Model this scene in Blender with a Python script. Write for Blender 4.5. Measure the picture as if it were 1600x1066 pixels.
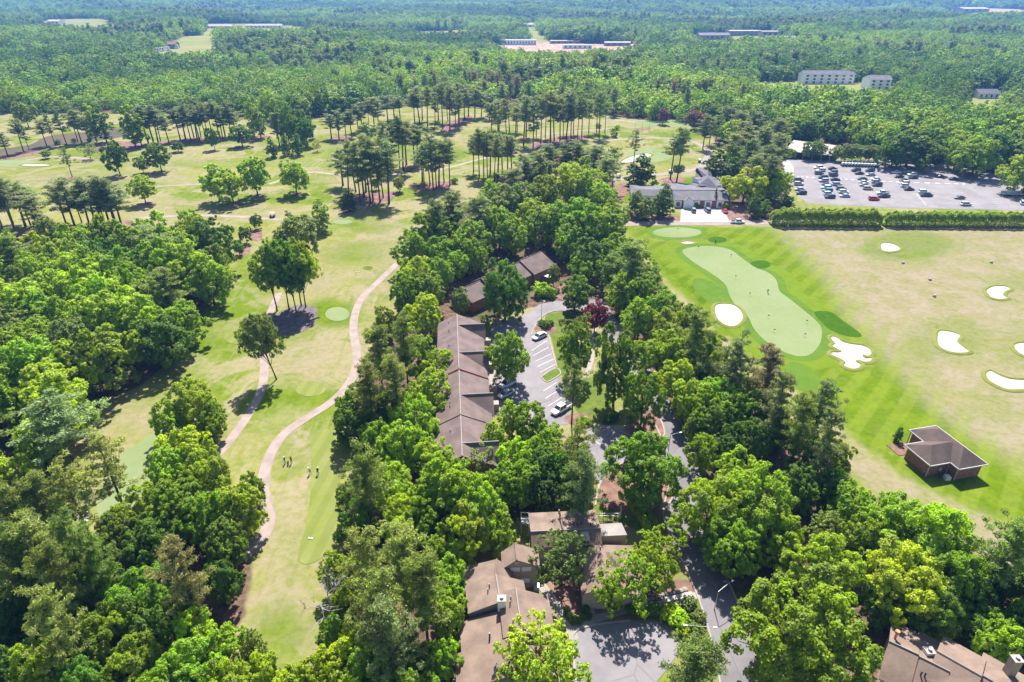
import bpy, bmesh, math, random
import numpy as np
from mathutils import Vector, Matrix

R_ = math.radians
S = bpy.context.scene
for o in list(bpy.data.objects):
    bpy.data.objects.remove(o)
COL = S.collection

# ------------------------------------------------------------------ camera
CAMH = 85.0
FPX = 995.0                       # focal length in photo pixels (photo 1600 x 1066)
PITCH = math.atan((533 + 25) / FPX)
cam_d = bpy.data.cameras.new('camera')
cam_d.sensor_width = 36.0
cam_d.lens = 36.0 * FPX / 1600.0
cam_d.clip_start = 1.0
cam_d.clip_end = 30000
cam = bpy.data.objects.new('camera', cam_d)
COL.objects.link(cam)
cam.location = (0, 0, CAMH)
cam.rotation_euler = (math.pi / 2 - PITCH, 0, 0)
S.camera = cam

# ------------------------------------------------------------------ light
SUN_EL, SUN_AZ = R_(53), R_(3)     # azimuth measured from +Y towards +X
sdir = Vector((math.sin(SUN_AZ) * math.cos(SUN_EL), math.cos(SUN_AZ) * math.cos(SUN_EL), math.sin(SUN_EL)))
sun_d = bpy.data.lights.new('sun', 'SUN')
sun_d.energy = 5.0
sun_d.angle = R_(0.5)
sun_d.color = (1.0, 0.955, 0.89)
sun = bpy.data.objects.new('sun', sun_d)
COL.objects.link(sun)
sun.rotation_euler = (-sdir).to_track_quat('-Z', 'Y').to_euler()
sun.location = (0, 0, 300)
W = bpy.data.worlds.new('World')
S.world = W
W.use_nodes = True
nt = W.node_tree
nt.nodes.clear()
sky = nt.nodes.new('ShaderNodeTexSky')
sky.sky_type = 'NISHITA'
sky.sun_disc = False
sky.sun_elevation = SUN_EL
sky.sun_rotation = SUN_AZ
bg = nt.nodes.new('ShaderNodeBackground')
bg.inputs['Strength'].default_value = 0.075
wo = nt.nodes.new('ShaderNodeOutputWorld')
nt.links.new(sky.outputs[0], bg.inputs['Color'])
nt.links.new(bg.outputs[0], wo.inputs['Surface'])
S.view_settings.view_transform = 'Standard'
S.view_settings.look = 'None'
S.view_settings.gamma = 1.0
S.view_settings.exposure = 1.5
S.view_settings.use_curve_mapping = False
S.cycles.max_bounces = 6
S.cycles.diffuse_bounces = 3
S.cycles.transmission_bounces = 4
S.cycles.volume_bounces = 0
S.cycles.transparent_max_bounces = 4

# ------------------------------------------------------------------ pixel <-> place
cp, sp = math.cos(PITCH), math.sin(PITCH)
def ray(u, v):
    a, b = (u - 800.0), -(v - 533.0)
    return (a, FPX * cp + b * sp, -FPX * sp + b * cp)
def G(u, v, z=0.0):
    d = ray(u, v)
    t = (z - CAMH) / min(d[2], -1e-3)
    return (d[0] * t, d[1] * t)
def G3(u, v, z=0.0):
    x, y = G(u, v, z)
    return Vector((x, y, z))
def P(x, y, z):
    dz = z - CAMH
    dep = y * cp - dz * sp
    up = y * sp + dz * cp
    return (800 + FPX * x / dep, 533 - FPX * up / dep)
def PXM(u, v, z=0.0):              # photo pixels per metre at that place
    x, y = G(u, v, z)
    return FPX / (y * cp - (z - CAMH) * sp)
def top_height(bx, by, ty):        # height of something that stands on pixel (bx,by) and ends at row ty
    x, y = G(bx, by)
    lo, hi = 0.0, 60.0
    for _ in range(40):
        m = (lo + hi) / 2
        if P(x, y, m)[1] > ty: lo = m
        else: hi = m
    return lo

rng = np.random.default_rng(7)
rnd = random.Random(11)

# ------------------------------------------------------------------ helpers
def tag(o, label=None, cat=None, group=None, kind=None):
    if label: o['label'] = label
    if cat: o['category'] = cat
    if group: o['group'] = group
    if kind: o['kind'] = kind
    return o
def empty(name, loc=(0, 0, 0), rz=0.0, sc=(1, 1, 1)):
    o = bpy.data.objects.new(name, None)
    o.empty_display_size = 0.3
    COL.objects.link(o)
    o.location = loc
    o.rotation_euler = (0, 0, rz)
    o.scale = sc
    return o
def link(name, me, parent=None, loc=None, rz=None, sc=None):
    o = bpy.data.objects.new(name, me)
    COL.objects.link(o)
    if parent is not None: o.parent = parent
    if loc is not None: o.location = loc
    if rz is not None: o.rotation_euler = (0, 0, rz)
    if sc is not None: o.scale = sc
    return o
def copy_tree(o, parent=None):
    c = o.copy()
    COL.objects.link(c)
    c.parent = parent
    for ch in o.children:
        copy_tree(ch, c)
    return c

class MB:
    """collects faces of one mesh"""
    def __init__(s): s.v, s.f, s.m = [], [], []
    def poly(s, pts, m=0):
        n = len(s.v)
        s.v += [tuple(p) for p in pts]
        s.f.append(tuple(range(n, n + len(pts))))
        s.m.append(m)
    def mesh(s, verts, faces, m=0):
        n = len(s.v)
        s.v += [tuple(p) for p in verts]
        s.f += [tuple(i + n for i in f) for f in faces]
        s.m += [m] * len(faces)
    def box(s, c, d, m=0, rz=0.0, taper=1.0):
        x, y, z = d[0] / 2, d[1] / 2, d[2] / 2
        ca, sa = math.cos(rz), math.sin(rz)
        vs = []
        for k, t in ((-1, 1.0), (1, taper)):
            for i, j in ((-1, -1), (1, -1), (1, 1), (-1, 1)):
                px, py = i * x * t, j * y * t
                vs.append((c[0] + px * ca - py * sa, c[1] + px * sa + py * ca, c[2] + k * z))
        s.mesh(vs, [(3, 2, 1, 0), (4, 5, 6, 7), (0, 1, 5, 4), (1, 2, 6, 5), (2, 3, 7, 6), (3, 0, 4, 7)], m)
    def prism(s, pts, z0, z1, m=0):          # pts: xy polygon, counter-clockwise
        n = len(pts)
        vs = [(p[0], p[1], z0) for p in pts] + [(p[0], p[1], z1) for p in pts]
        fs = [tuple(range(n - 1, -1, -1)), tuple(range(n, 2 * n))]
        fs += [(i, (i + 1) % n, n + (i + 1) % n, n + i) for i in range(n)]
        s.mesh(vs, fs, m)
    def tube(s, pts, rad, n=6, m=0):
        pts = [Vector(p) for p in pts]
        rings = []
        for i, p in enumerate(pts):
            d = (pts[min(i + 1, len(pts) - 1)] - pts[max(i - 1, 0)])
            d = d.normalized() if d.length > 1e-6 else Vector((0, 0, 1))
            a = d.orthogonal().normalized()
            b = d.cross(a)
            r = rad[i]
            rings.append([p + (a * math.cos(2 * math.pi * k / n) + b * math.sin(2 * math.pi * k / n)) * r for k in range(n)])
        vs = [q for rg in rings for q in rg]
        fs = []
        for i in range(len(pts) - 1):
            for k in range(n):
                fs.append((i * n + k, i * n + (k + 1) % n, (i + 1) * n + (k + 1) % n, (i + 1) * n + k))
        fs.append(tuple(range(n - 1, -1, -1)))
        fs.append(tuple((len(pts) - 1) * n + k for k in range(n)))
        s.mesh(vs, fs, m)
    def data(s, name, mats, smooth=False):
        me = bpy.data.meshes.new(name)
        me.from_pydata(s.v, [], s.f)
        for mt in (mats if isinstance(mats, (list, tuple)) else [mats]):
            me.materials.append(mt)
        me.polygons.foreach_set('material_index', s.m)
        if smooth: me.polygons.foreach_set('use_smooth', [True] * len(s.f))
        me.update()
        return me
    def build(s, name, mats, parent=None, loc=None, rz=None, smooth=False):
        return link(name, s.data(name, mats, smooth), parent, loc, rz)

# ------------------------------------------------------------------ materials
class NT:
    def __init__(s, name):
        s.mat = bpy.data.materials.new(name)
        s.mat.use_nodes = True
        s.t = s.mat.node_tree
        s.t.nodes.clear()
        s.out = s.t.nodes.new('ShaderNodeOutputMaterial')
    def n(s, typ, **kw):
        nd = s.t.nodes.new(typ)
        for k, v in kw.items(): setattr(nd, k, v)
        return nd
    def set(s, sock, v):
        if isinstance(v, bpy.types.NodeSocket): s.t.links.new(v, sock)
        else: sock.default_value = v
    def coord(s, kind='Object'): return s.n('ShaderNodeTexCoord').outputs[kind]
    def noise(s, vec, scale, detail=4, rough=0.55, dist=0.0):
        nd = s.n('ShaderNodeTexNoise')
        s.set(nd.inputs['Vector'], vec)
        nd.inputs['Scale'].default_value = scale
        nd.inputs['Detail'].default_value = detail
        nd.inputs['Roughness'].default_value = rough
        nd.inputs['Distortion'].default_value = dist
        return nd.outputs[0]
    def ramp(s, fac, a, b, va=0.0, vb=1.0):
        nd = s.n('ShaderNodeMapRange', clamp=True)
        nd.interpolation_type = 'SMOOTHSTEP'
        s.set(nd.inputs[0], fac)
        for i, v in ((1, a), (2, b), (3, va), (4, vb)): s.set(nd.inputs[i], v)
        return nd.outputs[0]
    def mix(s, fac, a, b, blend='MIX'):
        nd = s.n('ShaderNodeMix', data_type='RGBA', blend_type=blend)
        s.set(nd.inputs[0], fac)
        s.set(nd.inputs[6], a if isinstance(a, bpy.types.NodeSocket) else (*a[:3], 1))
        s.set(nd.inputs[7], b if isinstance(b, bpy.types.NodeSocket) else (*b[:3], 1))
        return nd.outputs[2]
    def math(s, op, a, b=0.0, c=0.0):
        nd = s.n('ShaderNodeMath', operation=op)
        s.set(nd.inputs[0], a); s.set(nd.inputs[1], b); s.set(nd.inputs[2], c)
        return nd.outputs[0]
    def attr(s, name):
        return s.n('ShaderNodeAttribute', attribute_name=name)
    def bump(s, h, strength=0.3, dist=0.1):
        nd = s.n('ShaderNodeBump')
        nd.inputs['Strength'].default_value = strength
        nd.inputs['Distance'].default_value = dist
        s.set(nd.inputs['Height'], h)
        return nd.outputs[0]
    def principled(s, col, rough=0.8, spec=0.3, normal=None, metal=0.0, coat=0.0):
        b = s.n('ShaderNodeBsdfPrincipled')
        s.set(b.inputs['Base Color'], col if isinstance(col, bpy.types.NodeSocket) else (*col[:3], 1))
        s.set(b.inputs['Roughness'], rough)
        b.inputs['Specular IOR Level'].default_value = spec
        b.inputs['Metallic'].default_value = metal
        b.inputs['Coat Weight'].default_value = coat
        if normal is not None: s.set(b.inputs['Normal'], normal)
        s.t.links.new(b.outputs[0], s.out.inputs['Surface'])
        return b

def simple(name, col, rough=0.8, var=0.2, scale=1.5, spec=0.3, metal=0.0, coat=0.0, detail=5):
    m = NT(name)
    c = m.coord('Object')
    f = m.noise(c, scale, detail)
    f2 = m.noise(c, scale * 9, 3)
    a = tuple(x * (1 - var) for x in col)
    b = tuple(min(1, x * (1 + var)) for x in col)
    k = m.mix(m.ramp(f, 0.3, 0.7), a, b)
    k = m.mix(m.ramp(f2, 0.25, 0.75, 0.0, var * 0.8), k, a)
    m.principled(k, rough, spec, metal=metal, coat=coat)
    return m.mat

def leaf_mat(name, trans=0.38, fixed=None):
    m = NT(name)
    oi = m.n('ShaderNodeObjectInfo')
    lv = m.attr('lv').outputs['Fac']
    hs = m.n('ShaderNodeHueSaturation')
    m.set(hs.inputs['Color'], (*fixed, 1) if fixed else oi.outputs['Color'])
    m.set(hs.inputs['Hue'], m.math('MULTIPLY_ADD', oi.outputs['Random'], 0.03, 0.480))
    m.set(hs.inputs['Saturation'], m.math('MULTIPLY_ADD', lv, 0.25, 0.88))
    m.set(hs.inputs['Value'], m.math('MULTIPLY_ADD', lv, 0.75, 0.62))
    c = hs.outputs[0]
    p = m.n('ShaderNodeBsdfPrincipled')
    m.set(p.inputs['Base Color'], c)
    p.inputs['Roughness'].default_value = 0.55
    p.inputs['Specular IOR Level'].default_value = 0.15
    tr = m.n('ShaderNodeBsdfTranslucent')
    m.set(tr.inputs['Color'], m.mix(1.0, c, (1.5, 1.35, 0.55), 'MULTIPLY'))
    mx = m.n('ShaderNodeMixShader')
    mx.inputs[0].default_value = trans
    m.t.links.new(p.outputs[0], mx.inputs[1])
    m.t.links.new(tr.outputs[0], mx.inputs[2])
    m.t.links.new(mx.outputs[0], m.out.inputs['Surface'])
    return m.mat

M = {}
M['leaf'] = leaf_mat('leaf', 0.38)
M['needle'] = leaf_mat('needle', 0.33)
M['bark'] = simple('bark', (0.09, 0.07, 0.055), 0.9, 0.35, 3)
M['bark_pine'] = simple('bark_pine', (0.105, 0.075, 0.062), 0.9, 0.35, 3)
M['dead_wood'] = simple('dead_wood', (0.3, 0.27, 0.27), 0.9, 0.25, 3)
M['sand'] = simple('sand', (0.36, 0.335, 0.3), 0.95, 0.12, 0.6)
M['concrete'] = simple('concrete', (0.24, 0.21, 0.185), 0.9, 0.12, 0.5)
M['pale_concrete'] = simple('pale_concrete', (0.3, 0.285, 0.27), 0.9, 0.08, 0.3)
M['cart_path'] = simple('cart_path', (0.235, 0.185, 0.162), 0.95, 0.16, 0.35)
M['path_pale'] = simple('path_pale', (0.205, 0.17, 0.148), 0.95, 0.12, 0.3)
M['white_paint'] = simple('white_paint', (0.42, 0.41, 0.4), 0.7, 0.08, 3)
M['brick'] = simple('brick', (0.26, 0.12, 0.1), 0.9, 0.3, 2.5)
M['siding'] = simple('siding', (.31, .25, .19), 0.85, 0.08, 0.8)
M['siding_pale'] = simple('siding_pale', (0.27, 0.25, 0.235), 0.85, 0.07, 0.8)
M['white_wall'] = simple('white_wall', (0.78, 0.77, 0.76), 0.8, 0.06, 0.7)
M['trim'] = simple('trim', (0.2, 0.17, 0.155), 0.7, 0.08, 1.5)
M['dark_metal'] = simple('dark_metal', (0.045, 0.045, 0.05), 0.5, 0.2, 2, 0.5)
M['steel'] = simple('steel', (0.42, 0.44, 0.45), 0.45, 0.1, 2, 0.5, 0.4)
M['tyre'] = simple('tyre', (0.02, 0.02, 0.02), 0.9, 0.2, 4)
M['wood'] = simple('wood', (0.14, 0.1, 0.07), 0.85, 0.25, 2)
M['mulch'] = simple('mulch', (0.165, 0.098, 0.075), 1.0, 0.3, 0.5, 0.1)
M['pine_straw'] = simple('pine_straw', (0.17, 0.098, 0.082), 1.0, 0.35, 0.4, 0.1)
M['red_dirt'] = simple('red_dirt', (0.5, 0.25, 0.17), 1.0, 0.3, 0.05, 0.1)
M['cart_white'] = simple('cart_white', (0.6, 0.6, 0.6), 0.4, 0.05, 2)
M['cart_dark'] = simple('cart_dark', (0.03, 0.035, 0.05), 0.4, 0.1, 2)
M['skin'] = simple('skin', (0.45, 0.27, 0.19), 0.6, 0.08, 5)

def roof_mat(name, col, var=0.27):
    m = NT(name)
    c = m.coord('Object')
    f = m.noise(c, 0.35, 5, 0.6)
    mp = m.n('ShaderNodeMapping'); m.set(mp.inputs['Vector'], c)
    mp.inputs['Scale'].default_value = (0.5, 3.2, 0.5)
    f2 = m.noise(mp.outputs[0], 1.3, 3, 0.6)
    f3 = m.noise(c, 7.0, 2)
    k = m.mix(m.ramp(f, 0.3, 0.72), tuple(x * (1 - var) for x in col), tuple(x * (1 + var) for x in col))
    k = m.mix(m.ramp(f2, 0.3, 0.75, 0, 0.35), k, tuple(x * 0.72 for x in col))
    k = m.mix(m.ramp(f3, 0.35, 0.7, 0, 0.3), k, tuple(x * 1.25 for x in col))
    m.principled(k, 0.9, 0.2, m.bump(f3, 0.25, 0.05))
    return m.mat
M['roof_brown'] = roof_mat('roof_brown', (0.178, 0.128, 0.1))
M['roof_row'] = roof_mat('roof_row', (0.128, 0.094, 0.086))
M['roof_grey'] = roof_mat('roof_grey', (0.115, 0.11, 0.125))
M['roof_dark'] = roof_mat('roof_dark', (0.085, 0.062, 0.056))
M['roof_pale'] = roof_mat('roof_pale', (0.3, 0.265, 0.24))

def asphalt(name, col):
    m = NT(name)
    c = m.coord('Object')
    f = m.noise(c, 0.12, 5, 0.6); f2 = m.noise(c, 0.9, 4, 0.6); f3 = m.noise(c, 9, 2)
    k = m.mix(m.ramp(f, 0.32, 0.7), tuple(x * 0.85 for x in col), tuple(x * 1.16 for x in col))
    k = m.mix(m.ramp(f2, 0.42, 0.72, 0, 0.35), k, (col[0] * 1.3, col[1] * 1.18, col[2] * 1.08))
    k = m.mix(m.ramp(f3, 0.4, 0.7, 0, 0.25), k, tuple(x * 0.75 for x in col))
    # thin repair seams
    vo = m.n('ShaderNodeTexVoronoi', feature='DISTANCE_TO_EDGE')
    m.set(vo.inputs['Vector'], c); vo.inputs['Scale'].default_value = 0.11
    k = m.mix(m.ramp(vo.outputs[0], 0.0, 0.014, 0.45, 0.0), k, tuple(x * 0.5 for x in col))
    m.principled(k, 0.9, 0.25)
    return m.mat
M['asphalt'] = asphalt('asphalt', (0.168, 0.155, 0.162))
M['asphalt_dark'] = asphalt('asphalt_dark', (0.135, 0.125, 0.132))

def grass_sheet(name, a, b, sc=0.25, stripe=None, mott=0.4):
    m = NT(name)
    c = m.coord('Object')
    f = m.noise(c, sc, 6, 0.62); f2 = m.noise(c, sc * 8, 4, 0.6); f3 = m.noise(c, sc * 0.18, 3, 0.5)
    k = m.mix(m.ramp(f, 0.3, 0.7), a, b)
    k = m.mix(m.ramp(f3, 0.35, 0.65, 0, 0.5), k, tuple((x + y) / 2 * 1.12 for x, y in zip(a, b)))
    k = m.mix(m.ramp(f2, 0.3, 0.75, 0, mott), k, tuple(x * 0.8 for x in a))
    if stripe:
        mp = m.n('ShaderNodeMapping'); m.set(mp.inputs['Vector'], c)
        mp.inputs['Rotation'].default_value = (0, 0, stripe[0])
        wv = m.n('ShaderNodeTexWave', wave_type='BANDS', bands_direction='X')
        m.set(wv.inputs['Vector'], mp.outputs[0])
        wv.inputs['Scale'].default_value = stripe[1]
        wv.inputs['Distortion'].default_value = 0.6
        wv.inputs['Detail'].default_value = 2
        k = m.mix(m.ramp(wv.outputs['Fac'], 0.3, 0.7, 0, stripe[2]), k, tuple(x * 0.72 for x in a))
    m.principled(k, 1.0, 0.0, m.bump(f2, 0.2, 0.1))
    return m.mat
M['green'] = grass_sheet('green', (0.138, 0.182, 0.072), (0.182, 0.203, 0.108), 0.09, None, 0.3)
M['collar'] = grass_sheet('collar', (0.06, 0.118, 0.014), (0.09, 0.142, 0.02), 0.3, None, 0.3)
M['fringe'] = grass_sheet('fringe', (0.085, 0.135, 0.008), (0.118, 0.16, 0.018), 0.3, None, 0.35)
M['dark_rough'] = grass_sheet('dark_rough', (0.026, 0.07, 0.005), (0.048, 0.10, 0.007), 0.6)
M['tee'] = grass_sheet('tee', (0.135, 0.165, 0.034), (0.185, 0.19, 0.07), 0.12, (0.12, 0.10, 0.35))
M['lawn'] = grass_sheet('lawn', (0.055, 0.1, 0.012), (0.13, 0.145, 0.035), 0.5)
M['lip'] = grass_sheet('lip', (0.115, 0.14, 0.022), (0.175, 0.17, 0.065), 0.4, None, 0.3)
# ------------------------------------------------------------------ outlines
def catmull(pts, n=6, closed=True):
    pts = [np.array(p, float) for p in pts]
    N = len(pts)
    out = []
    for i in range(N if closed else N - 1):
        if closed:
            p0, p1, p2, p3 = pts[(i - 1) % N], pts[i], pts[(i + 1) % N], pts[(i + 2) % N]
        else:
            p0, p1, p2, p3 = pts[max(i - 1, 0)], pts[i], pts[i + 1], pts[min(i + 2, N - 1)]
        for k in range(n):
            t = k / n
            out.append(0.5 * ((2 * p1) + (p2 - p0) * t + (2 * p0 - 5 * p1 + 4 * p2 - p3) * t * t + (3 * p1 - p0 - 3 * p2 + p3) * t ** 3))
    if not closed: out.append(pts[-1])
    return out
def gp(px): return [G(*p) for p in px]
def ell(cx, cy, rx, ry, n=12, j=0.0):
    return [(cx + rx * math.cos(2 * math.pi * k / n) * (1 + rnd.uniform(-j, j)), cy + ry * math.sin(2 * math.pi * k / n) * (1 + rnd.uniform(-j, j))) for k in range(n)]
def sheet(name, px, mat, z, smooth=5, kind='structure', parent=None, ground_pts=None):
    pts = ground_pts if ground_pts is not None else gp(px)
    if smooth: pts = [tuple(p) for p in catmull(pts, smooth)]
    bm = bmesh.new()
    vs = [bm.verts.new((p[0], p[1], 0)) for p in pts]
    f = bm.faces.new(vs)
    if f.normal.z < 0: f.normal_flip()
    bm.normal_update()
    if bm.faces[:][0].normal.z < 0: bmesh.ops.reverse_faces(bm, faces=bm.faces[:])
    bmesh.ops.triangulate(bm, faces=bm.faces[:])
    me = bpy.data.meshes.new(name)
    bm.to_mesh(me); bm.free()
    me.materials.append(mat)
    o = link(name, me, parent, (0, 0, z))
    if parent is None and kind: o['kind'] = kind
    return o
def ribbon(name, px, width, mat, z, n=6, kind='structure', parent=None, ground_pts=None, thick=0.0, off=0.0):
    pts = ground_pts if ground_pts is not None else gp(px)
    pts = catmull(pts, n, False)
    w = width if isinstance(width, (list, tuple)) else [width, width]
    mb = MB()
    L, Rr = [], []
    for i, p in enumerate(pts):
        d = pts[min(i + 1, len(pts) - 1)] - pts[max(i - 1, 0)]
        d = d / (np.linalg.norm(d) + 1e-9)
        nrm = np.array((-d[1], d[0]))
        ww = w[0] + (w[1] - w[0]) * i / (len(pts) - 1)
        L.append(p + nrm * (off + ww / 2)); Rr.append(p + nrm * (off - ww / 2))
    for i in range(len(pts) - 1):
        a, b, c, d = Rr[i], Rr[i + 1], L[i + 1], L[i]
        mb.poly([(a[0], a[1], thick), (b[0], b[1], thick), (c[0], c[1], thick), (d[0], d[1], thick)])
        if thick > 0:
            mb.poly([(a[0], a[1], 0), (b[0], b[1], 0), (b[0], b[1], thick), (a[0], a[1], thick)])
            mb.poly([(c[0], c[1], 0), (d[0], d[1], 0), (d[0], d[1], thick), (c[0], c[1], thick)])
    o = mb.build(name, mat, parent, (0, 0, z))
    if parent is None and kind: o['kind'] = kind
    return o

# ------------------------------------------------------------------ terrain
def terr(x, y):
    x = np.asarray(x, float); y = np.asarray(y, float)
    k = np.clip((y - 620) / 700, 0, 1); k = k * k * (3 - 2 * k)
    far = np.clip((y - 1800) / 2600, 0, 1); far = far * far * (3 - 2 * far)
    h = 9 * np.sin(x / 310 + 0.7) * np.sin(y / 370 + 1.1) + 6 * np.sin(x / 170 + y / 240) + 5 * np.sin(y / 190 - x / 420 + 2)
    hf = 22 * np.sin(x / 900 + 0.4) * np.sin(y / 700) + 16 * np.sin(y / 420 + x / 1500 + 1.0) + 14
    rdg = 46 * np.exp(-((y - 3500 - 0.25 * (x - 1500)) / 420) ** 2) * np.clip((x + 300) / 900, 0, 1) * np.clip((3600 - x) / 900, 0, 1)
    rdg2 = 60 * np.exp(-((y - 5600 + 0.12 * x) / 700) ** 2)
    return k * h * 0.7 + far * hf + far * rdg + rdg2 * far

def sdist(X, Y, poly):
    """signed distance (positive inside) to a ground polygon"""
    poly = np.asarray(poly, float)
    d = np.full(X.shape, 1e9)
    ins = np.zeros(X.shape, bool)
    n = len(poly)
    for i in range(n):
        a, b = poly[i], poly[(i + 1) % n]
        e = b - a
        t = np.clip(((X - a[0]) * e[0] + (Y - a[1]) * e[1]) / (e @ e + 1e-12), 0, 1)
        d = np.minimum(d, np.hypot(X - a[0] - t * e[0], Y - a[1] - t * e[1]))
        c = ((a[1] > Y) != (b[1] > Y)) & (X < (b[0] - a[0]) * (Y - a[1]) / (b[1] - a[1] + 1e-12) + a[0])
        ins ^= c
    return np.where(ins, d, -d)
def soft(X, Y, px, s=4.0):
    return np.clip(sdist(X, Y, gp(px)) / s + 0.5, 0, 1)

def axis(lo, hi, step, far_lo, far_hi, g=1.09):
    a = list(np.arange(lo, hi + 0.1, step))
    s = step
    while a[-1] < far_hi: s *= g; a.append(a[-1] + s)
    s = step
    while a[0] > far_lo: s *= g; a.insert(0, a[0] - s)
    return np.array(a)
ax = axis(-280, 280, 2.5, -9000, 9000, 1.08)
ay = axis(30, 520, 2.5, -250, 11000, 1.05)
XX, YY = np.meshgrid(ax, ay)
ZZ = terr(XX, YY)
nx, ny = len(ax), len(ay)
gv = np.stack([XX.ravel(), YY.ravel(), ZZ.ravel()], 1)
ii = np.arange((ny - 1) * (nx - 1))
r_, c_ = ii // (nx - 1), ii % (nx - 1)
q = np.stack([r_ * nx + c_, r_ * nx + c_ + 1, (r_ + 1) * nx + c_ + 1, (r_ + 1) * nx + c_], 1)
def quad_mesh(name, v, q):
    me = bpy.data.meshes.new(name)
    me.vertices.add(len(v)); me.vertices.foreach_set('co', np.asarray(v, np.float32).ravel())
    me.loops.add(q.size); me.loops.foreach_set('vertex_index', np.asarray(q, np.int32).ravel())
    me.polygons.add(len(q))
    me.polygons.foreach_set('loop_start', np.arange(0, q.size, q.shape[1], dtype=np.int32))
    me.update(calc_edges=True)
    return me
gme = quad_mesh('ground', gv, q)
gx, gy = gv[:, 0], gv[:, 1]

# edge of the forest beyond the golf course, as ground pixels
FEDGE = [(-600, 190), (-300, 184), (0, 178), (100, 178), (250, 173), (330, 179), (420, 190), (490, 186), (560, 176), (620, 167), (700, 164),
         (770, 168), (850, 172), (940, 179), (1000, 187), (1090, 196), (1112, 208), (1125, 232), (1180, 240), (1230, 236), (1310, 241), (1400, 251),
         (1480, 263), (1560, 272), (1650, 290), (1800, 310), (2300, 360)]
FE = np.array(gp(FEDGE))
fpoly = np.vstack([FE, [(9500, 3000), (9500, 12000), (-9500, 12000), (-9500, FE[0, 1])]])
CLEAR = {   # open ground within the far forest, ground pixels
    'field_a': [(60, 40), (110, 36), (165, 38), (200, 46), (165, 51), (100, 48)],
    'field_b': [(325, 50), (330, 43), (400, 40), (470, 43), (475, 53), (400, 58)],
    'field_c': [(228, 84), (290, 66), (335, 66), (338, 80), (290, 88)],
    'field_g': [(812, 42), (835, 36), (845, 50), (880, 64), (850, 66), (838, 58)],
    'dirt': [(770, 72), (840, 63), (900, 66), (985, 68), (1000, 80), (960, 88), (880, 84), (800, 80)],
    'apart': [(1190, 131), (1245, 128), (1340, 130), (1400, 138), (1390, 150), (1290, 150), (1200, 143)],
    'school': [(1070, 62), (1110, 55), (1200, 54), (1255, 66), (1240, 72), (1090, 70)],
    'quarry': [(1455, 22), (1500, 14), (1600, 20), (1600, 27), (1500, 25)],
    'patch_h': [(55, 117), (75, 107), (90, 112), (70, 121)],
    'patch_w': [(640, 46), (725, 44), (730, 49), (650, 51)],
    'roof_r': [(1505, 150), (1570, 146), (1580, 156), (1510, 158)],
}
for k_, pl in CLEAR.items():
    cyy = sum(p[1] for p in pl) / len(pl)
    CLEAR[k_] = [(u + (u - sum(p[0] for p in pl) / len(pl)) * .12, v + ((10 if k_ in ('dirt', 'apart', 'school') else 19) * FPX / G(u, v)[1] if v > cyy else -2)) for u, v in pl]
INF = sdist(gx, gy, fpoly)
forest = np.clip(INF / 10 + 0.5, 0, 1)
clear = np.zeros(len(gx)); dirt = np.zeros(len(gx))
for k_, pl in CLEAR.items():
    s_ = soft(gx, gy, pl, 18)
    clear = np.maximum(clear, s_)
    if k_ in ('dirt', 'quarry'): dirt = np.maximum(dirt, s_)
RANGE = [(1205, 357), (1700, 352), (1800, 500), (1700, 800), (1560, 712), (1470, 650), (1400, 580), (1330, 505), (1290, 440), (1235, 385)]
LUSH_R = [(970, 352), (1205, 356), (1260, 380), (1330, 455), (1400, 540), (1475, 620), (1600, 715), (1750, 830), (1620, 830), (1520, 800), (1420, 755), (1330, 690),
          (1300, 640), (1200, 570), (1100, 480), (1050, 430)]
LUSH_D = [(980, 352), (1010, 356), (1000, 372), (1040, 410), (1100, 440), (1160, 470), (1180, 520), (1250, 580), (1290, 600), (1290, 640), (1200, 580), (1100, 490), (1030, 425)]
STRIP = [(1335, 690), (1420, 755), (1530, 808), (1640, 850), (1600, 900), (1500, 850), (1380, 780), (1320, 730)]
lush = np.zeros(len(gx)); dry = np.zeros(len(gx)); mow = np.zeros(len(gx))
lush = np.maximum(lush, 0.85 * soft(gx, gy, LUSH_R, 5))
lush = np.maximum(lush, 1.0 * soft(gx, gy, LUSH_D, 5))
mow = soft(gx, gy, LUSH_R, 4)
dry = np.maximum(dry, 0.95 * soft(gx, gy, RANGE, 8))
lush = lush * (1 - soft(gx, gy, STRIP, 2))
dry = np.maximum(dry, 1.0 * soft(gx, gy, STRIP, 2))
mow = mow * (1 - soft(gx, gy, STRIP, 2))
for cx, cy, rx, ry, a in ((1415, 385, 80, 26, .8), (1480, 530, 90, 40, .6), (1590, 540, 60, 40, .5), (1560, 640, 80, 45, .45), (1575, 455, 60, 30, .5), (1260, 450, 60, 60, .2),
                          (520, 490, 40, 22, .95), (475, 620, 60, 22, .7), (560, 395, 60, 20, .5), (395, 480, 40, 60, .35), (440, 985, 40, 45, .8), (470, 870, 40, 50, .4),
                          (560, 350, 50, 15, .5), (640, 240, 60, 14, .5), (320, 520, 60, 45, .5), (440, 540, 30, 40, .3), (560, 420, 30, 30, .2), (300, 590, 60, 40, .3),
                          (230, 255, 200, 8, .3), (120, 240, 100, 8, .5), (400, 310, 160, 10, .35), (700, 240, 40, 12, .6), (480, 225, 90, 10, .4), (1080, 210, 50, 10, .5),
                          (1040, 245, 40, 16, .4), (990, 300, 40, 15, .9), (1080, 285, 30, 8, .8), (860, 460, 22, 8, .6), (925, 625, 35, 40, .55), (865, 515, 14, 30, .5),
                          (1090, 980, 35, 50, .7), (960, 810, 30, 20, .5), (1120, 1010, 30, 40, .5)):
    lush = np.maximum(lush, a * soft(gx, gy, ell(cx, cy, rx, ry, 16), 9))
lush_e = lush.copy()
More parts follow.
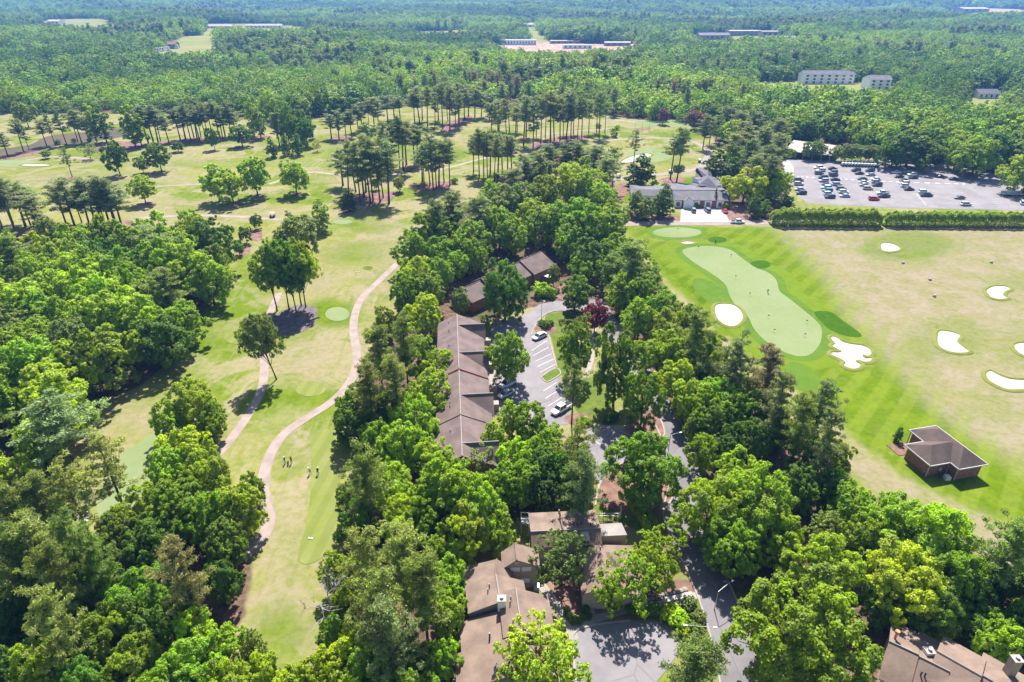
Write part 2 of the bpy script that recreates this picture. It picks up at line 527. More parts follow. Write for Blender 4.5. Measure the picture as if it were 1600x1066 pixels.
for cx, cy, rx, ry, a in ((600, 400, 26, 60, .8), (500, 445, 30, 20, .9), (470, 560, 26, 35, .8), (455, 700, 40, 24, .5), (450, 900, 40, 60, .6), (200, 650, 70, 30, .8),
                          (160, 280, 150, 12, .5), (520, 415, 20, 30, .5), (1450, 440, 100, 50, .6), (1460, 545, 120, 30, .3), (340, 690, 40, 25, .4), (300, 330, 160, 14, .4),
                          (560, 280, 70, 10, .5), (760, 225, 60, 10, .3), (940, 640, 16, 40, .4), (580, 470, 20, 60, .5)):
    dry = np.maximum(dry, a * soft(gx, gy, ell(cx, cy, rx, ry, 16), 14))
dry = dry * (1 - 0.72 * np.clip(lush_e * (1 - soft(gx, gy, LUSH_R, 4)) * (1 - soft(gx, gy, STRIP, 2)), 0, 1))
# woods close to the houses: leaf litter floor
WOODS = [
    [(-60, 372), (0, 372), (130, 366), (220, 362), (330, 372), (350, 420), (330, 470), (300, 520), (270, 565), (215, 605), (150, 635), (120, 665), (90, 720), (60, 760), (0, 800), (-200, 800)],
    [(-300, 830), (60, 830), (200, 850), (330, 840), (395, 880), (385, 960), (350, 1010), (420, 1080), (470, 1130), (-300, 1200)],
    [(640, 420), (680, 330), (780, 300), (900, 290), (960, 350), (1000, 400), (1060, 470), (1130, 560), (1220, 640), (1330, 740), (1340, 800), (1620, 900), (1700, 1150),
     (1180, 1150), (1120, 960), (1060, 820), (1075, 740), (1040, 660), (960, 560), (935, 500), (880, 480), (800, 470), (700, 480), (640, 480)],
    [(600, 500), (690, 480), (700, 700), (840, 690), (930, 720), (930, 790), (830, 800), (725, 860), (715, 1000), (700, 1150), (480, 1150), (500, 1030), (540, 930), (530, 800), (560, 720), (545, 650)],
    [(690, 440), (900, 430), (940, 480), (830, 480), (760, 500), (760, 660), (690, 700)],
    [(1120, 260), (1180, 225), (1240, 245), (1230, 300), (1210, 335), (1140, 335), (1130, 300)],
    [(800, 300), (820, 250), (930, 232), (960, 280), (960, 330), (900, 330)],
]
floor = np.zeros(len(gx))
for pl in WOODS: floor = np.maximum(floor, soft(gx, gy, pl, 5))
HOUSEYARD = [(840, 780), (1040, 790), (1075, 850), (1110, 930), (1150, 1080), (1000, 980), (880, 980), (860, 900)]
yard = soft(gx, gy, HOUSEYARD, 4)
floor = np.maximum(floor, forest * (1 - clear))
for nm, ar in (('lush', lush), ('dry', dry), ('mow', mow), ('floor', floor), ('clear', clear), ('dirt', dirt), ('yard', yard)):
    at = gme.attributes.new(nm, 'FLOAT', 'POINT')
    at.data.foreach_set('value', ar.astype(np.float32))
gme.polygons.foreach_set('use_smooth', np.ones(len(gme.polygons), bool))

def ground_mat():
    m = NT('golf_grass')
    c = m.coord('Object')
    lu, dr, mo, fl, cl, di, ya = [m.attr(a).outputs['Fac'] for a in ('lush', 'dry', 'mow', 'floor', 'clear', 'dirt', 'yard')]
    n1 = m.noise(c, 0.021, 6, 0.6, 0.6)
    n2 = m.noise(c, 0.11, 6, 0.62, 0.4)
    n3 = m.noise(c, 0.7, 5, 0.6)
    n4 = m.noise(c, 4.0, 3, 0.6)
    nd = m.noise(m.n('ShaderNodeTexCoord').outputs['Object'], 0.045, 5, 0.65, 1.2)
    pale, straw, green, deep = (0.178, 0.18, 0.066), (0.215, 0.188, 0.125), (0.13, 0.152, 0.026), (0.075, 0.118, 0.010)
    lime = (0.072, 0.118, 0.003)
    k = m.mix(m.ramp(n1, 0.42, 0.58), (0.178, 0.176, 0.046), (0.10, 0.138, 0.010))
    k = m.mix(m.ramp(nd, 0.47, 0.55, 0, 0.92), k, (0.222, 0.185, 0.112))
    k = m.mix(m.ramp(n2, 0.50, 0.62, 0, 0.55), k, (0.215, 0.198, 0.10))
    # wheel and mowing lines
    for rot, sx, amt, ca, cb in ((-18, 0.5, .45, (0.235, 0.21, 0.13), (0.11, 0.145, 0.018)), (62, 0.35, .4, (0.10, 0.14, 0.015), (0.23, 0.21, 0.125))):
        mp2 = m.n('ShaderNodeMapping'); m.set(mp2.inputs['Vector'], c)
        mp2.inputs['Rotation'].default_value = (0, 0, R_(rot)); mp2.inputs['Scale'].default_value = (sx, 0.035, 1)
        st = m.noise(mp2.outputs[0], 1.0, 5, 0.62, 1.4)
        k = m.mix(m.ramp(st, 0.52, 0.64, 0, amt), k, m.mix(m.ramp(n1, .4, .6), ca, cb))
    # lush growth
    lf = m.math('MULTIPLY', m.ramp(lu, 0.0, 0.85), m.ramp(n2, 0.30, 0.5, 0.8, 1.0))
    k = m.mix(lf, k, m.mix(m.ramp(n2, 0.40, 0.6), lime, (0.10, 0.142, 0.008)))
    k = m.mix(m.ramp(lu, 0.86, 1.0), k, m.mix(m.ramp(n2, 0.40, 0.6), (0.05, 0.095, 0.003), lime))
    # dormant grass
    df = m.math('MULTIPLY', dr, m.ramp(n1, 0.36, 0.62, 1.0, 0.82))
    tan = m.mix(m.ramp(n2, 0.40, 0.60), (0.215, 0.176, 0.128), (0.18, 0.158, 0.085))
    tan = m.mix(m.ramp(nd, 0.57, 0.66, 0, .75), tan, (0.14, 0.15, 0.035))
    k = m.mix(df, k, tan)
    # mowing passes: wide bands
    mp = m.n('ShaderNodeMapping'); m.set(mp.inputs['Vector'], c)
    mp.inputs['Rotation'].default_value = (0, 0, R_(40))
    wv = m.n('ShaderNodeTexWave', wave_type='BANDS', bands_direction='X')
    m.set(wv.inputs['Vector'], mp.outputs[0]); wv.inputs['Scale'].default_value = 0.055
    wv.inputs['Distortion'].default_value = 3.0; wv.inputs['Detail'].default_value = 2; wv.inputs['Detail Scale'].default_value = 0.25
    k = m.mix(m.math('MULTIPLY', mo, m.ramp(wv.outputs['Fac'], 0.35, 0.65, 0, 0.36)), k, (0.15, 0.185, 0.025))
    n5 = m.noise(c, 0.28, 5, 0.7, 0.8)
    k = m.mix(m.ramp(n5, 0.50, 0.62, 0, 0.42), k, m.mix(1.0, k, (0.74, 0.86, 0.5), 'MULTIPLY'))
    k = m.mix(m.ramp(n5, 0.46, 0.36, 0, 0.4), k, m.mix(1.0, k, (1.12, 1.06, 1.35), 'MULTIPLY'))
    # fine mottling
    k = m.mix(m.ramp(n3, 0.45, 0.60, 0, 0.6), k, m.mix(1.0, k, (0.78, 0.86, 0.6), 'MULTIPLY'))
    k = m.mix(m.ramp(n4, 0.45, 0.70, 0, 0.5), k, m.mix(1.0, k, (1.18, 1.14, 1.3), 'MULTIPLY'))
    k = m.mix(m.ramp(m.noise(c, 0.055, 5, 0.7, 1.5), 0.62, 0.70, 0, 0.55), k, (0.235, 0.175, 0.125))
    # yard round the houses
    k = m.mix(m.math('MULTIPLY', ya, 0.9), k, m.mix(m.ramp(n2, 0.4, 0.6), (0.18, 0.11, 0.085), (0.13, 0.135, 0.045)))
    # leaf litter under the trees
    lit = m.mix(m.ramp(n3, 0.3, 0.7), (0.06, 0.045, 0.03), (0.15, 0.095, 0.07))
    lit = m.mix(m.ramp(n2, 0.5, 0.7), lit, (0.045, 0.07, 0.018))
    k = m.mix(m.ramp(m.math('ADD', fl, m.math('MULTIPLY_ADD', n2, 0.5, -0.25)), 0.4, 0.6), k, lit)
    # far fields and bare red earth
    k = m.mix(m.ramp(cl, 0.3, 0.7), k, m.mix(m.ramp(n1, 0.35, 0.65), (0.2, 0.19, 0.08), (0.145, 0.165, 0.05)))
    k = m.mix(m.ramp(di, 0.3, 0.7), k, m.mix(m.ramp(n2, 0.4, 0.6), (0.26, 0.135, 0.09), (0.32, 0.27, 0.235)))
    m.principled(k, 1.0, 0.0, m.bump(n3, 0.35, 0.4))
    return m.mat
gme.materials.append(ground_mat())
ground = link('ground', gme)
ground['kind'] = 'structure'
# ------------------------------------------------------------------ greens, sand, paths, roads
GREEN_MAIN = [(1066, 392), (1084, 386), (1112, 385), (1140, 390), (1160, 404), (1180, 418), (1200, 426), (1213, 438), (1218, 455), (1232, 466), (1252, 482),
              (1270, 497), (1283, 512), (1282, 535), (1268, 553), (1248, 557), (1222, 549), (1196, 533), (1178, 514), (1168, 494), (1150, 478), (1140, 462), (1134, 446), (1118, 432), (1096, 418), (1076, 404)]
def grow(pts, d):
    g = [np.array(p) for p in pts]
    c = sum(g) / len(g)
    n = len(g); out = []
    area = sum(g[i][0] * g[(i + 1) % n][1] - g[(i + 1) % n][0] * g[i][1] for i in range(n))
    for i in range(n):
        t = g[(i + 1) % n] - g[(i - 1) % n]
        t = t / (np.linalg.norm(t) + 1e-9)
        nrm = np.array((t[1], -t[0])) * (1 if area > 0 else -1)
        out.append(tuple(g[i] + nrm * d))
    return out
gm = gp(GREEN_MAIN)
sheet('putting_green_fringe', None, M['fringe'], 0.015, 5, ground_pts=grow(gm, 7.0))
sheet('putting_green_collar', None, M['collar'], 0.03, 5, ground_pts=grow(gm, 2.6))
sheet('putting_green', None, M['green'], 0.06, 5, ground_pts=gm)
g2 = gp(ell(1058, 363.5, 38, 8, 14))
sheet('chipping_green_collar', None, M['collar'], 0.03, 4, ground_pts=grow(g2, 2.4))
sheet('chipping_green', None, M['green'], 0.06, 4, ground_pts=g2)
sheet('rough_patch', ell(1121, 375, 14.5, 5, 12), M['dark_rough'], 0.04, 4)
sheet('rough_patch', ell(1188, 413.5, 16.5, 6.5, 12), M['dark_rough'], 0.04, 4)
sheet('rough_patch', [(1272, 489), (1285, 486), (1300, 489), (1318, 502), (1345, 522), (1340, 527), (1318, 524), (1298, 516), (1282, 502)], M['dark_rough'], 0.04, 4)
sheet('rough_patch', [(1236, 566), (1262, 572), (1276, 585), (1282, 598), (1262, 612), (1240, 600), (1228, 580)], M['collar'], 0.04, 4)
sheet('rough_patch', [(1085, 435), (1105, 438), (1122, 448), (1128, 468), (1122, 478), (1104, 470), (1085, 452)], M['collar'], 0.02, 4)
BUNKERS = [
    [(1118, 478), (1130, 475), (1146, 477), (1158, 486), (1161, 498), (1152, 508), (1138, 510), (1124, 502), (1117, 490)],
    [(1298, 529), (1302, 526), (1311, 530), (1316, 534), (1330, 538), (1346, 540), (1358, 545), (1362, 552), (1356, 557), (1348, 555), (1352, 560), (1362, 560), (1360, 565), (1350, 566), (1340, 563),
     (1338, 566), (1345, 570), (1342, 575), (1333, 577), (1324, 575), (1318, 571), (1320, 566), (1310, 560), (1299, 555), (1300, 551), (1310, 551), (1314, 549), (1308, 546), (1300, 541), (1304, 537)],
    [(1376, 382), (1384, 380), (1396, 382), (1406, 388), (1402, 392), (1388, 394), (1378, 391)],
    [(1541, 454), (1552, 448), (1570, 448), (1579, 452), (1570, 456), (1568, 462), (1574, 466), (1562, 468), (1550, 466), (1544, 460)],
    [(1466, 519), (1480, 518), (1500, 524), (1496, 534), (1506, 543), (1514, 550), (1496, 552), (1478, 548), (1465, 538)],
    [(1584, 540), (1600, 536), (1630, 540), (1640, 552), (1610, 558), (1592, 552)],
    [(1540, 584), (1548, 580), (1560, 586), (1576, 592), (1600, 594), (1640, 592), (1640, 606), (1600, 609), (1574, 609), (1556, 602), (1544, 594)],
    [(1064, 379), (1074, 377.6), (1085, 379), (1080, 381.5), (1068, 381.5)],
    [(32, 258.6), (45, 257), (75, 257.5), (76, 259.5), (50, 260.5)],
    [(975, 250), (990, 244), (1008, 240), (1018, 243), (1000, 250), (985, 254), (970, 256)],
    [(118, 804), (130, 795), (140, 800), (139, 814), (126, 818)],
]
def lip(pts, parent):
    g_ = [tuple(p) for p in catmull(pts, 4)]
    rings = [(grow(g_, 1.1), 0.0), (grow(g_, 0.4), 0.28), (grow(g_, 0.1), 0.24), (grow(g_, -0.2), -0.05)]
    n = len(g_); mb = MB()
    vs = [(p[0], p[1], z) for rg, z in rings for p in rg]
    fs = [(r * n + i, r * n + (i + 1) % n, (r + 1) * n + (i + 1) % n, (r + 1) * n + i) for r in range(3) for i in range(n)]
    mb.mesh(vs, fs)
    return mb.build('grass_lip', M['lip'], parent, smooth=True)
for b in BUNKERS:
    o = sheet('sand_bunker', b, M['sand'], 0.08, 4)
    lip(gp(b), o)
sheet('tee_box', ell(527, 491, 19, 11, 12), M['green'], 0.06, 4)
sheet('tee_box', ell(535, 347, 16, 3.6, 12), M['green'], 0.06, 4)
sheet('tee_box', ell(575, 419, 8, 3, 10), M['lawn'], 0.05, 4)
sheet('tee_box', [(486, 690), (496, 674), (512, 672), (524, 684), (531, 740), (530, 800), (520, 850), (500, 874), (478, 882), (466, 874), (470, 850), (482, 800), (486, 745)], M['tee'], 0.05, 5)
sheet('fairway_green', [(150, 800), (168, 740), (205, 700), (262, 664), (300, 650), (300, 700), (250, 742), (200, 800), (165, 830)], M['green'], 0.05, 5)
sheet('tee_box', ell(485, 608, 24, 12, 12), M['tee'], 0.05, 4)
sheet('fairway_green', ell(25, 256, 34, 6, 12), M['green'], 0.05, 4)
sheet('fairway_green', ell(372, 528, 22, 10, 12), M['tee'], 0.05, 4)
sheet('fairway_green', ell(1050, 193, 62, 5.5, 14), M['green'], 0.05, 4)
sheet('fairway_green', ell(1015, 243, 36, 11, 14), M['green'], 0.05, 4)
sheet('fairway_green', ell(330, 257, 60, 3.5, 12), M['tee'], 0.05, 4)
sheet('fairway_green', ell(470, 256, 70, 5, 12), M['tee'], 0.05, 4)
PATH1 = [(632, 400), (612, 420), (590, 441), (566, 465), (554, 492), (552, 520), (557, 550), (555, 578), (540, 606), (512, 632), (475, 655), (440, 682), (420, 715), (411, 750), (414, 785), (420, 812), (408, 842), (380, 868), (345, 890), (300, 910)]
ribbon('cart_path', PATH1, 2.1, M['cart_path'], 0.03)
ribbon('cart_path_edge', PATH1, 0.22, M['path_pale'], 0.045, off=1.16)
ribbon('cart_path', [(436, 458), (422, 490), (413, 530), (413, 575), (408, 610), (388, 648), (358, 690), (325, 725), (285, 770)], 2.1, M['cart_path'], 0.03)
ribbon('cart_path', [(215, 341), (300, 337), (380, 339), (440, 343), (485, 341)], 2.4, M['cart_path'], 0.03)
ribbon('cart_path', [(60, 301), (140, 297), (230, 292), (315, 288), (360, 287)], 2.4, M['path_pale'], 0.03)
ribbon('cart_path', [(420, 288), (480, 270), (520, 272), (570, 276), (640, 270), (700, 262), (760, 247), (830, 240)], 2.4, M['cart_path'], 0.03)
ribbon('cart_path', [(25, 258), (45, 250), (90, 245), (150, 250)], 3.2, M['path_pale'], 0.03)
ribbon('cart_path', [(925, 226), (960, 219), (1010, 216), (1055, 217), (1090, 224), (1106, 238), (1098, 258), (1075, 267), (1020, 274), (955, 282)], [3.0, 4.6], M['path_pale'], 0.03)
ribbon('cart_path', [(958, 187), (1000, 192), (1030, 195)], 3, M['cart_path'], 0.03)
ribbon('cart_path', [(830, 213), (900, 205), (960, 200)], 3, M['path_pale'], 0.03)
for pl in ([(95, 366), (120, 356), (160, 352), (200, 344), (208, 350), (190, 360), (140, 368)], [(-20, 372), (0, 360), (40, 358), (62, 362), (40, 374)],
           [(548, 312), (560, 303), (590, 302), (622, 300), (618, 308), (590, 319), (560, 321)], [(640, 296), (655, 289), (690, 284), (712, 286), (700, 293), (670, 299)],
           [(612, 270), (625, 262), (648, 258), (650, 264), (630, 271)], [(688, 202), (705, 190), (732, 181), (738, 187), (716, 200), (695, 207)],
           [(826, 229), (860, 216), (905, 211), (915, 217), (880, 228), (840, 234)], [(135, 232), (160, 222), (200, 222), (225, 229), (200, 237), (150, 237)],
           [(512, 220), (525, 213), (550, 213), (548, 221), (525, 223)], [(760, 290), (790, 272), (806, 268), (800, 284), (780, 294)], [(0, 245), (60, 235), (70, 238), (10, 250)],
           [(245, 222), (300, 216), (330, 216), (320, 222), (260, 227)], [(320, 216), (380, 213), (420, 212), (410, 218), (340, 221)]):
    sheet('pine_straw_bed', pl, M['pine_straw'], 0.035, 4)
for cx, cy, rx, ry in ((113, 278, 14, 1.8), (465, 303, 10, 2.4), (405, 306, 12, 2.6), (365, 319, 16, 3), (378, 390, 14, 9), (1052, 282, 20, 5), (400, 368, 10, 10), (228, 319, 14, 2.6), (1005, 202, 14, 1.5), (542, 331, 12, 2.5)):
    sheet('mulch_ring', ell(cx, cy, rx, ry, 12, 0.15), M['pine_straw'], 0.03, 3)
sheet('mulch_bed', [(420, 505), (440, 486), (470, 476), (495, 482), (492, 505), (470, 520), (440, 523)], simple('grey_mulch', (0.11, 0.085, 0.085), 1, 0.35, 0.5), 0.035, 4)
# pond
wm = NT('pond_water')
wc = wm.coord('Object')
wm.principled(wm.mix(wm.ramp(wm.noise(wc, 0.03, 3), 0.35, 0.65), (0.09, 0.068, 0.042), (0.06, 0.058, 0.045)), 0.6, 0.02, wm.bump(wm.noise(wc, 1.2, 3), 0.05, 0.1))
M['water'] = wm.mat
sheet('pond', [(48, 226), (75, 213), (130, 207), (185, 201), (206, 203), (200, 212), (140, 222), (95, 227), (60, 236), (20, 244), (-20, 250), (-40, 240), (10, 232)], M['water'], 0.04, 4)

# roads
ROAD = [(930, 468), (945, 495), (965, 525), (990, 565), (1018, 610), (1040, 655), (1060, 695), (1073, 735), (1068, 772), (1062, 806), (1075, 843), (1102, 893), (1126, 950), (1142, 1000), (1160, 1075), (1180, 1150)]
ribbon('road', ROAD, 5.6, M['asphalt_dark'], 0.05)
ribbon('kerb', ROAD[5:], 0.3, M['concrete'], 0.05, thick=0.12, off=2.95)
ribbon('kerb', ROAD[5:], 0.3, M['concrete'], 0.05, thick=0.12, off=-2.95)
sheet('entrance_court', [(916, 676), (950, 668), (1000, 675), (1040, 690), (1066, 705), (1078, 735), (1070, 770), (1052, 792), (1000, 800), (945, 790), (930, 740)], M['asphalt'], 0.04, 3)
sheet('tree_island', [(932, 782), (940, 752), (975, 722), (1010, 712), (1040, 722), (1056, 745), (1054, 770), (1040, 790), (1000, 798), (955, 796)], M['mulch'], 0.14, 4)
ribbon('kerb', [(930, 790), (940, 752), (975, 722), (1010, 712), (1040, 722), (1056, 745), (1054, 770), (1040, 796)], 0.32, M['concrete'], 0.04, thick=0.14)
sheet('tree_island', [(975, 676), (985, 655), (1015, 640), (1032, 655), (1038, 678), (1022, 690), (995, 685)], M['mulch'], 0.14, 4)
ribbon('kerb', [(918, 672), (955, 670), (995, 685), (1022, 691), (1038, 679), (1032, 655)], 0.32, M['concrete'], 0.04, thick=0.14)
LOT = [(760, 516), (788, 502), (826, 490), (842, 476), (870, 470), (908, 474), (935, 480), (940, 492), (905, 488), (872, 486), (852, 492), (838, 507), (833, 522), (857, 523), (865, 556), (874, 590), (893, 640), (887, 664), (800, 668), (774, 646), (762, 600)]
sheet('parking_court', LOT, M['asphalt'], 0.045, 0)
ribbon('kerb', [(905, 488), (872, 486), (852, 492), (838, 507), (830, 524)], 0.3, M['concrete'], 0.045, thick=0.13)
ribbon('kerb', [(857, 523), (865, 556), (870, 574)], 0.3, M['concrete'], 0.045, thick=0.13)
ISL = [(846, 590), (856, 582), (870, 576), (876, 584), (866, 592), (854, 597)]
sheet('grass_island', ISL, M['lawn'], 0.15, 4)
ribbon('kerb', ISL + [ISL[0]], 0.3, M['concrete'], 0.045, thick=0.14)
sheet('mulch_bed', ell(852, 513, 17, 11, 12), M['mulch'], 0.06, 3)
sheet('mulch_bed', ell(905, 655, 24, 9, 12), M['mulch'], 0.05, 3)
sheet('mulch_bed', [(866, 455), (890, 440), (912, 445), (905, 462), (880, 470)], M['mulch'], 0.05, 3)
for a, b in (((831, 548), (855, 532)), ((833, 556), (857, 543)), ((836, 565), (862, 553)), ((840, 573), (866, 561)), ((844, 582), (869, 569)), ((849, 611), (870, 598)), ((852, 623), (876, 608)), ((856, 635), (880, 620)),
             ((786, 625), (812, 612)), ((780, 640), (800, 629))):
    ribbon('parking_line', [a, b], 0.14, M['white_paint'], 0.055, 2)
CUL = [(896, 992), (925, 978), (985, 970), (1050, 975), (1068, 995), (1050, 1035), (1010, 1085), (980, 1130), (930, 1150), (905, 1120), (900, 1050)]
sheet('turning_court', CUL, M['asphalt'], 0.05, 3)
ribbon('kerb', [(902, 1080), (897, 1040), (896, 992), (925, 978), (985, 970)], 0.32, M['concrete'], 0.05, thick=0.13)
for a, b in (((1010, 670), (990, 660)), ((955, 705), (930, 690)), ((985, 700), (958, 684))):
    ribbon('parking_line', [a, b], 0.14, M['white_paint'], 0.055, 2)
ribbon('footpath', [(832, 905), (848, 918), (862, 935), (876, 955), (888, 975), (897, 1000)], 1.5, M['concrete'], 0.06)
ribbon('footpath', [(893, 985), (930, 968), (985, 952), (1030, 945), (1060, 938), (1096, 928)], 1.3, M['concrete'], 0.062)
ribbon('footpath', [(915, 905), (920, 940), (928, 968)], 0.9, M['concrete'], 0.06)
ribbon('footpath', [(762, 520), (766, 560), (770, 600), (772, 650)], 1.4, M['concrete'], 0.056)
ribbon('footpath', [(910, 672), (940, 668), (975, 668)], 1.3, M['concrete'], 0.064)
ribbon('footpath', [(935, 500), (925, 530), (925, 560), (915, 590)], 1.2, M['concrete'], 0.06)
sheet('lawn_patch', [(895, 600), (930, 590), (950, 615), (955, 650), (930, 660), (905, 648), (893, 622)], M['lawn'], 0.03, 4)
sheet('lawn_patch', [(852, 495), (880, 488), (905, 495), (895, 540), (885, 590), (873, 575), (862, 530)], M['lawn'], 0.03, 4)
sheet('lawn_patch', [(1095, 930), (1112, 955), (1130, 1000), (1125, 1040), (1090, 1060), (1075, 1000), (1080, 950)], M['lawn'], 0.03, 4)
sheet('lawn_patch', [(930, 775), (965, 780), (1000, 800), (1000, 830), (965, 815), (935, 810)], M['lawn'], 0.03, 4)
sheet('lawn_patch', [(833, 455), (850, 450), (872, 455), (868, 468), (845, 470)], M['lawn'], 0.03, 4)
sheet('mulch_bed', [(855, 905), (880, 895), (915, 915), (915, 955), (900, 975), (878, 960)], M['mulch'], 0.03, 4)
sheet('mulch_bed', [(930, 955), (990, 930), (1060, 905), (1090, 922), (1030, 938), (960, 958)], M['mulch'], 0.03, 4)
# clubhouse road and forecourt
ribbon('road', [(880, 356), (960, 350.5), (1040, 349), (1140, 348.5), (1205, 347), (1260, 341)], 5.5, M['path_pale'], 0.05)
sheet('clubhouse_forecourt', [(1063, 347), (1064, 330), (1066, 323), (1126, 323), (1132, 330), (1140, 347)], M['pale_concrete'], 0.06, 0)
sheet('clubhouse_bed', [(960, 343), (1000, 330), (1052, 335), (1060, 346), (1000, 348), (960, 350)], M['mulch'], 0.03, 3)
sheet('clubhouse_bed', [(1140, 345), (1136, 330), (1150, 318), (1190, 325), (1215, 335), (1195, 344), (1160, 346)], M['pine_straw'], 0.03, 3)
sheet('tree_bed', [(955, 318), (960, 295), (975, 285), (985, 295), (970, 315), (960, 330)], M['mulch'], 0.03, 3)
# big car park
BIGLOT = [(1228, 250), (1250, 249), (1310, 252), (1380, 252), (1440, 255), (1500, 262), (1560, 272), (1630, 285), (1720, 300), (1720, 335), (1600, 329), (1500, 327), (1400, 325), (1310, 320), (1262, 317), (1248, 308), (1240, 290)]
sheet('car_park', BIGLOT, M['asphalt'], 0.045, 0)
sheet('entry_apron', [(1222, 252), (1232, 249), (1240, 262), (1240, 275), (1228, 275)], M['pale_concrete'], 0.06, 0)
sheet('lawn_patch', [(1240, 312), (1265, 319), (1400, 327), (1400, 330), (1300, 328), (1245, 322)], M['tee'], 0.03, 0)
sheet('dirt_track', [(1462, 262), (1478, 250), (1490, 252), (1498, 264), (1482, 272)], M['path_pale'], 0.055, 3)
sheet('red_clay_edge', [(1380, 358), (1450, 355.5), (1520, 354.5), (1600, 354), (1700, 354), (1700, 357), (1600, 358), (1500, 358.5)], M['pine_straw'], 0.03, 2)
dash = catmull([G(1246, 276), G(1320, 280.5), G(1400, 284.5), (G(1512, 288))], 16, False)
for i in range(0, len(dash) - 1, 2):
    ribbon('painted_dash', None, 1.1, M['white_paint'], 0.055, 1, ground_pts=[dash[i], dash[i + 1]])
for c in range(14):                       # stall lines of the emptier rows
    t = c / 13
    for (x0, y0, x1, y1, w) in ((1470, 287, 1522, 324, 15), (1500, 287, 1560, 324, 15), (1415, 296, 1452, 323, 14), (1350, 300, 1372, 312, 12)):
        u, v = x0 + (x1 - x0) * t, y0 + (y1 - y0) * t
        ribbon('parking_line', [(u, v), (u + w, v)], 0.13, M['white_paint'], 0.055, 1)
ribbon('parking_line', [(1432, 303), (1447, 321)], 0.16, M['white_paint'], 0.056, 1)
# ------------------------------------------------------------------ buildings
def gable(root, A, B, wl, wr, ze, zr, roof, wall, over=0.5, zl=None, z0=0.0, wallpart='wall', ridge=True, th=0.16, hipA=0.0, hipB=0.0, zr2=None):
    """pitched roof with its ridge over the ground line A-B; wl / wr are the half widths left and right of it"""
    A, B = Vector((A[0], A[1], 0)), Vector((B[0], B[1], 0))
    t = (B - A).normalized(); n = Vector((t.y, -t.x, 0))         # n points right of A->B
    zl_ = ze if zl is None else zl
    L = (B - A).length
    a0, b0 = A - t * over, B + t * over
    def up(p, z): return Vector((p.x, p.y, z))
    sl, sr = (zr - zl_) / wl, (zr - ze) / wr
    el, er = zl_ - sl * over, ze - sr * over
    zB = zr if zr2 is None else zr2
    ra, rb = a0 + t * hipA, b0 - t * hipB
    mb = MB()
    down = Vector((0, 0, -th))
    R1 = [up(ra, zr), up(rb, zB), up(b0 + n * (wr + over), er), up(a0 + n * (wr + over), er)]
    L1 = [up(rb, zB), up(ra, zr), up(a0 - n * (wl + over), el), up(b0 - n * (wl + over), el)]
    tris = []
    if hipA > 0: tris.append([up(ra, zr), up(a0 + n * (wr + over), er), up(a0 - n * (wl + over), el)])
    if hipB > 0: tris.append([up(rb, zB), up(b0 - n * (wl + over), el), up(b0 + n * (wr + over), er)])
    for f in (R1, L1, *tris):
        c = [p + down for p in f]
        nrm = (f[1] - f[0]).cross(f[2] - f[0])
        if nrm.z < 0: f = f[::-1]; c = c[::-1]
        k = len(f)
        mb.mesh(f + c, [tuple(range(k)), tuple(range(2 * k - 1, k - 1, -1))] + [(i, k + i, k + (i + 1) % k, (i + 1) % k) for i in range(k)])
    ro = mb.build('roof', roof, root)
    if ridge and not hipA:
        cap = MB(); cap.tube([up(ra, zr + .03), up(rb, zB + .03)], [.13, .13], 5)
        cap.build('ridge_cap', M['trim'] if ridge == 'pale' else roof, ro)
    w = MB()
    ins = 0.04
    a1, b1 = A + t * ins, B - t * ins
    zrw = zr - th * 1.4
    P0 = [a1 - n * wl, a1 + n * wr, b1 + n * wr, b1 - n * wl]
    zz_ = [zl_ - th, ze - th, ze - th, zl_ - th]
    for i in range(4):
        j = (i + 1) % 4
        if i in (0, 2) and not (hipA if i == 0 else hipB):
            mid = a1 if i == 0 else b1
            w.poly([up(P0[i], z0), up(P0[j], z0), up(P0[j], zz_[j]), up(mid, zrw if i == 0 else zrw + zB - zr), up(P0[i], zz_[i])])
        else:
            w.poly([up(P0[i], z0), up(P0[j], z0), up(P0[j], zz_[j]), up(P0[i], zz_[i])])
    wo_ = w.build(wallpart, wall, root)
    return ro, wo_
def slab(root, pts, th, mat, name='roof', parent=None):
    """thin sloping roof plane through 3D points"""
    f = [Vector(p) for p in pts]
    if (f[1] - f[0]).cross(f[2] - f[0]).z < 0: f = f[::-1]
    k = len(f); c = [p - Vector((0, 0, th)) for p in f]
    mb = MB()
    mb.mesh(f + c, [tuple(range(k)), tuple(range(2 * k - 1, k - 1, -1))] + [(i, k + i, k + (i + 1) % k, (i + 1) % k) for i in range(k)])
    return mb.build(name, mat, parent or root)
glass = NT('window_glass'); glass.principled((0.03, 0.04, 0.05), 0.12, 0.6); M['glass'] = glass.mat
M['blind'] = simple('blind', (0.6, 0.6, 0.6), 0.7, 0.05, 2)
def window(root, c, dirv, w, h, blind=False, depth=0.08):
    """window centred on c in a wall whose outward normal is dirv"""
    d = Vector(dirv).normalized(); rz = math.atan2(d.x, -d.y)
    fr = MB()
    for s in (-1, 1):
        fr.box((s * w / 2, 0, 0), (0.1, depth, h + 0.1)); fr.box((0, 0, s * h / 2), (w - 0.1, depth - .01, 0.1))
    fr.box((0, 0, 0), (0.05, depth - .02, h - .1))
    o = fr.build('window', M['white_paint'], root, c, rz)
    pn = MB(); pn.box((0, 0.0, 0), (w - .1, depth * .4, h - .1))
    pn.build('pane', M['blind'] if blind else M['glass'], o)
    return o
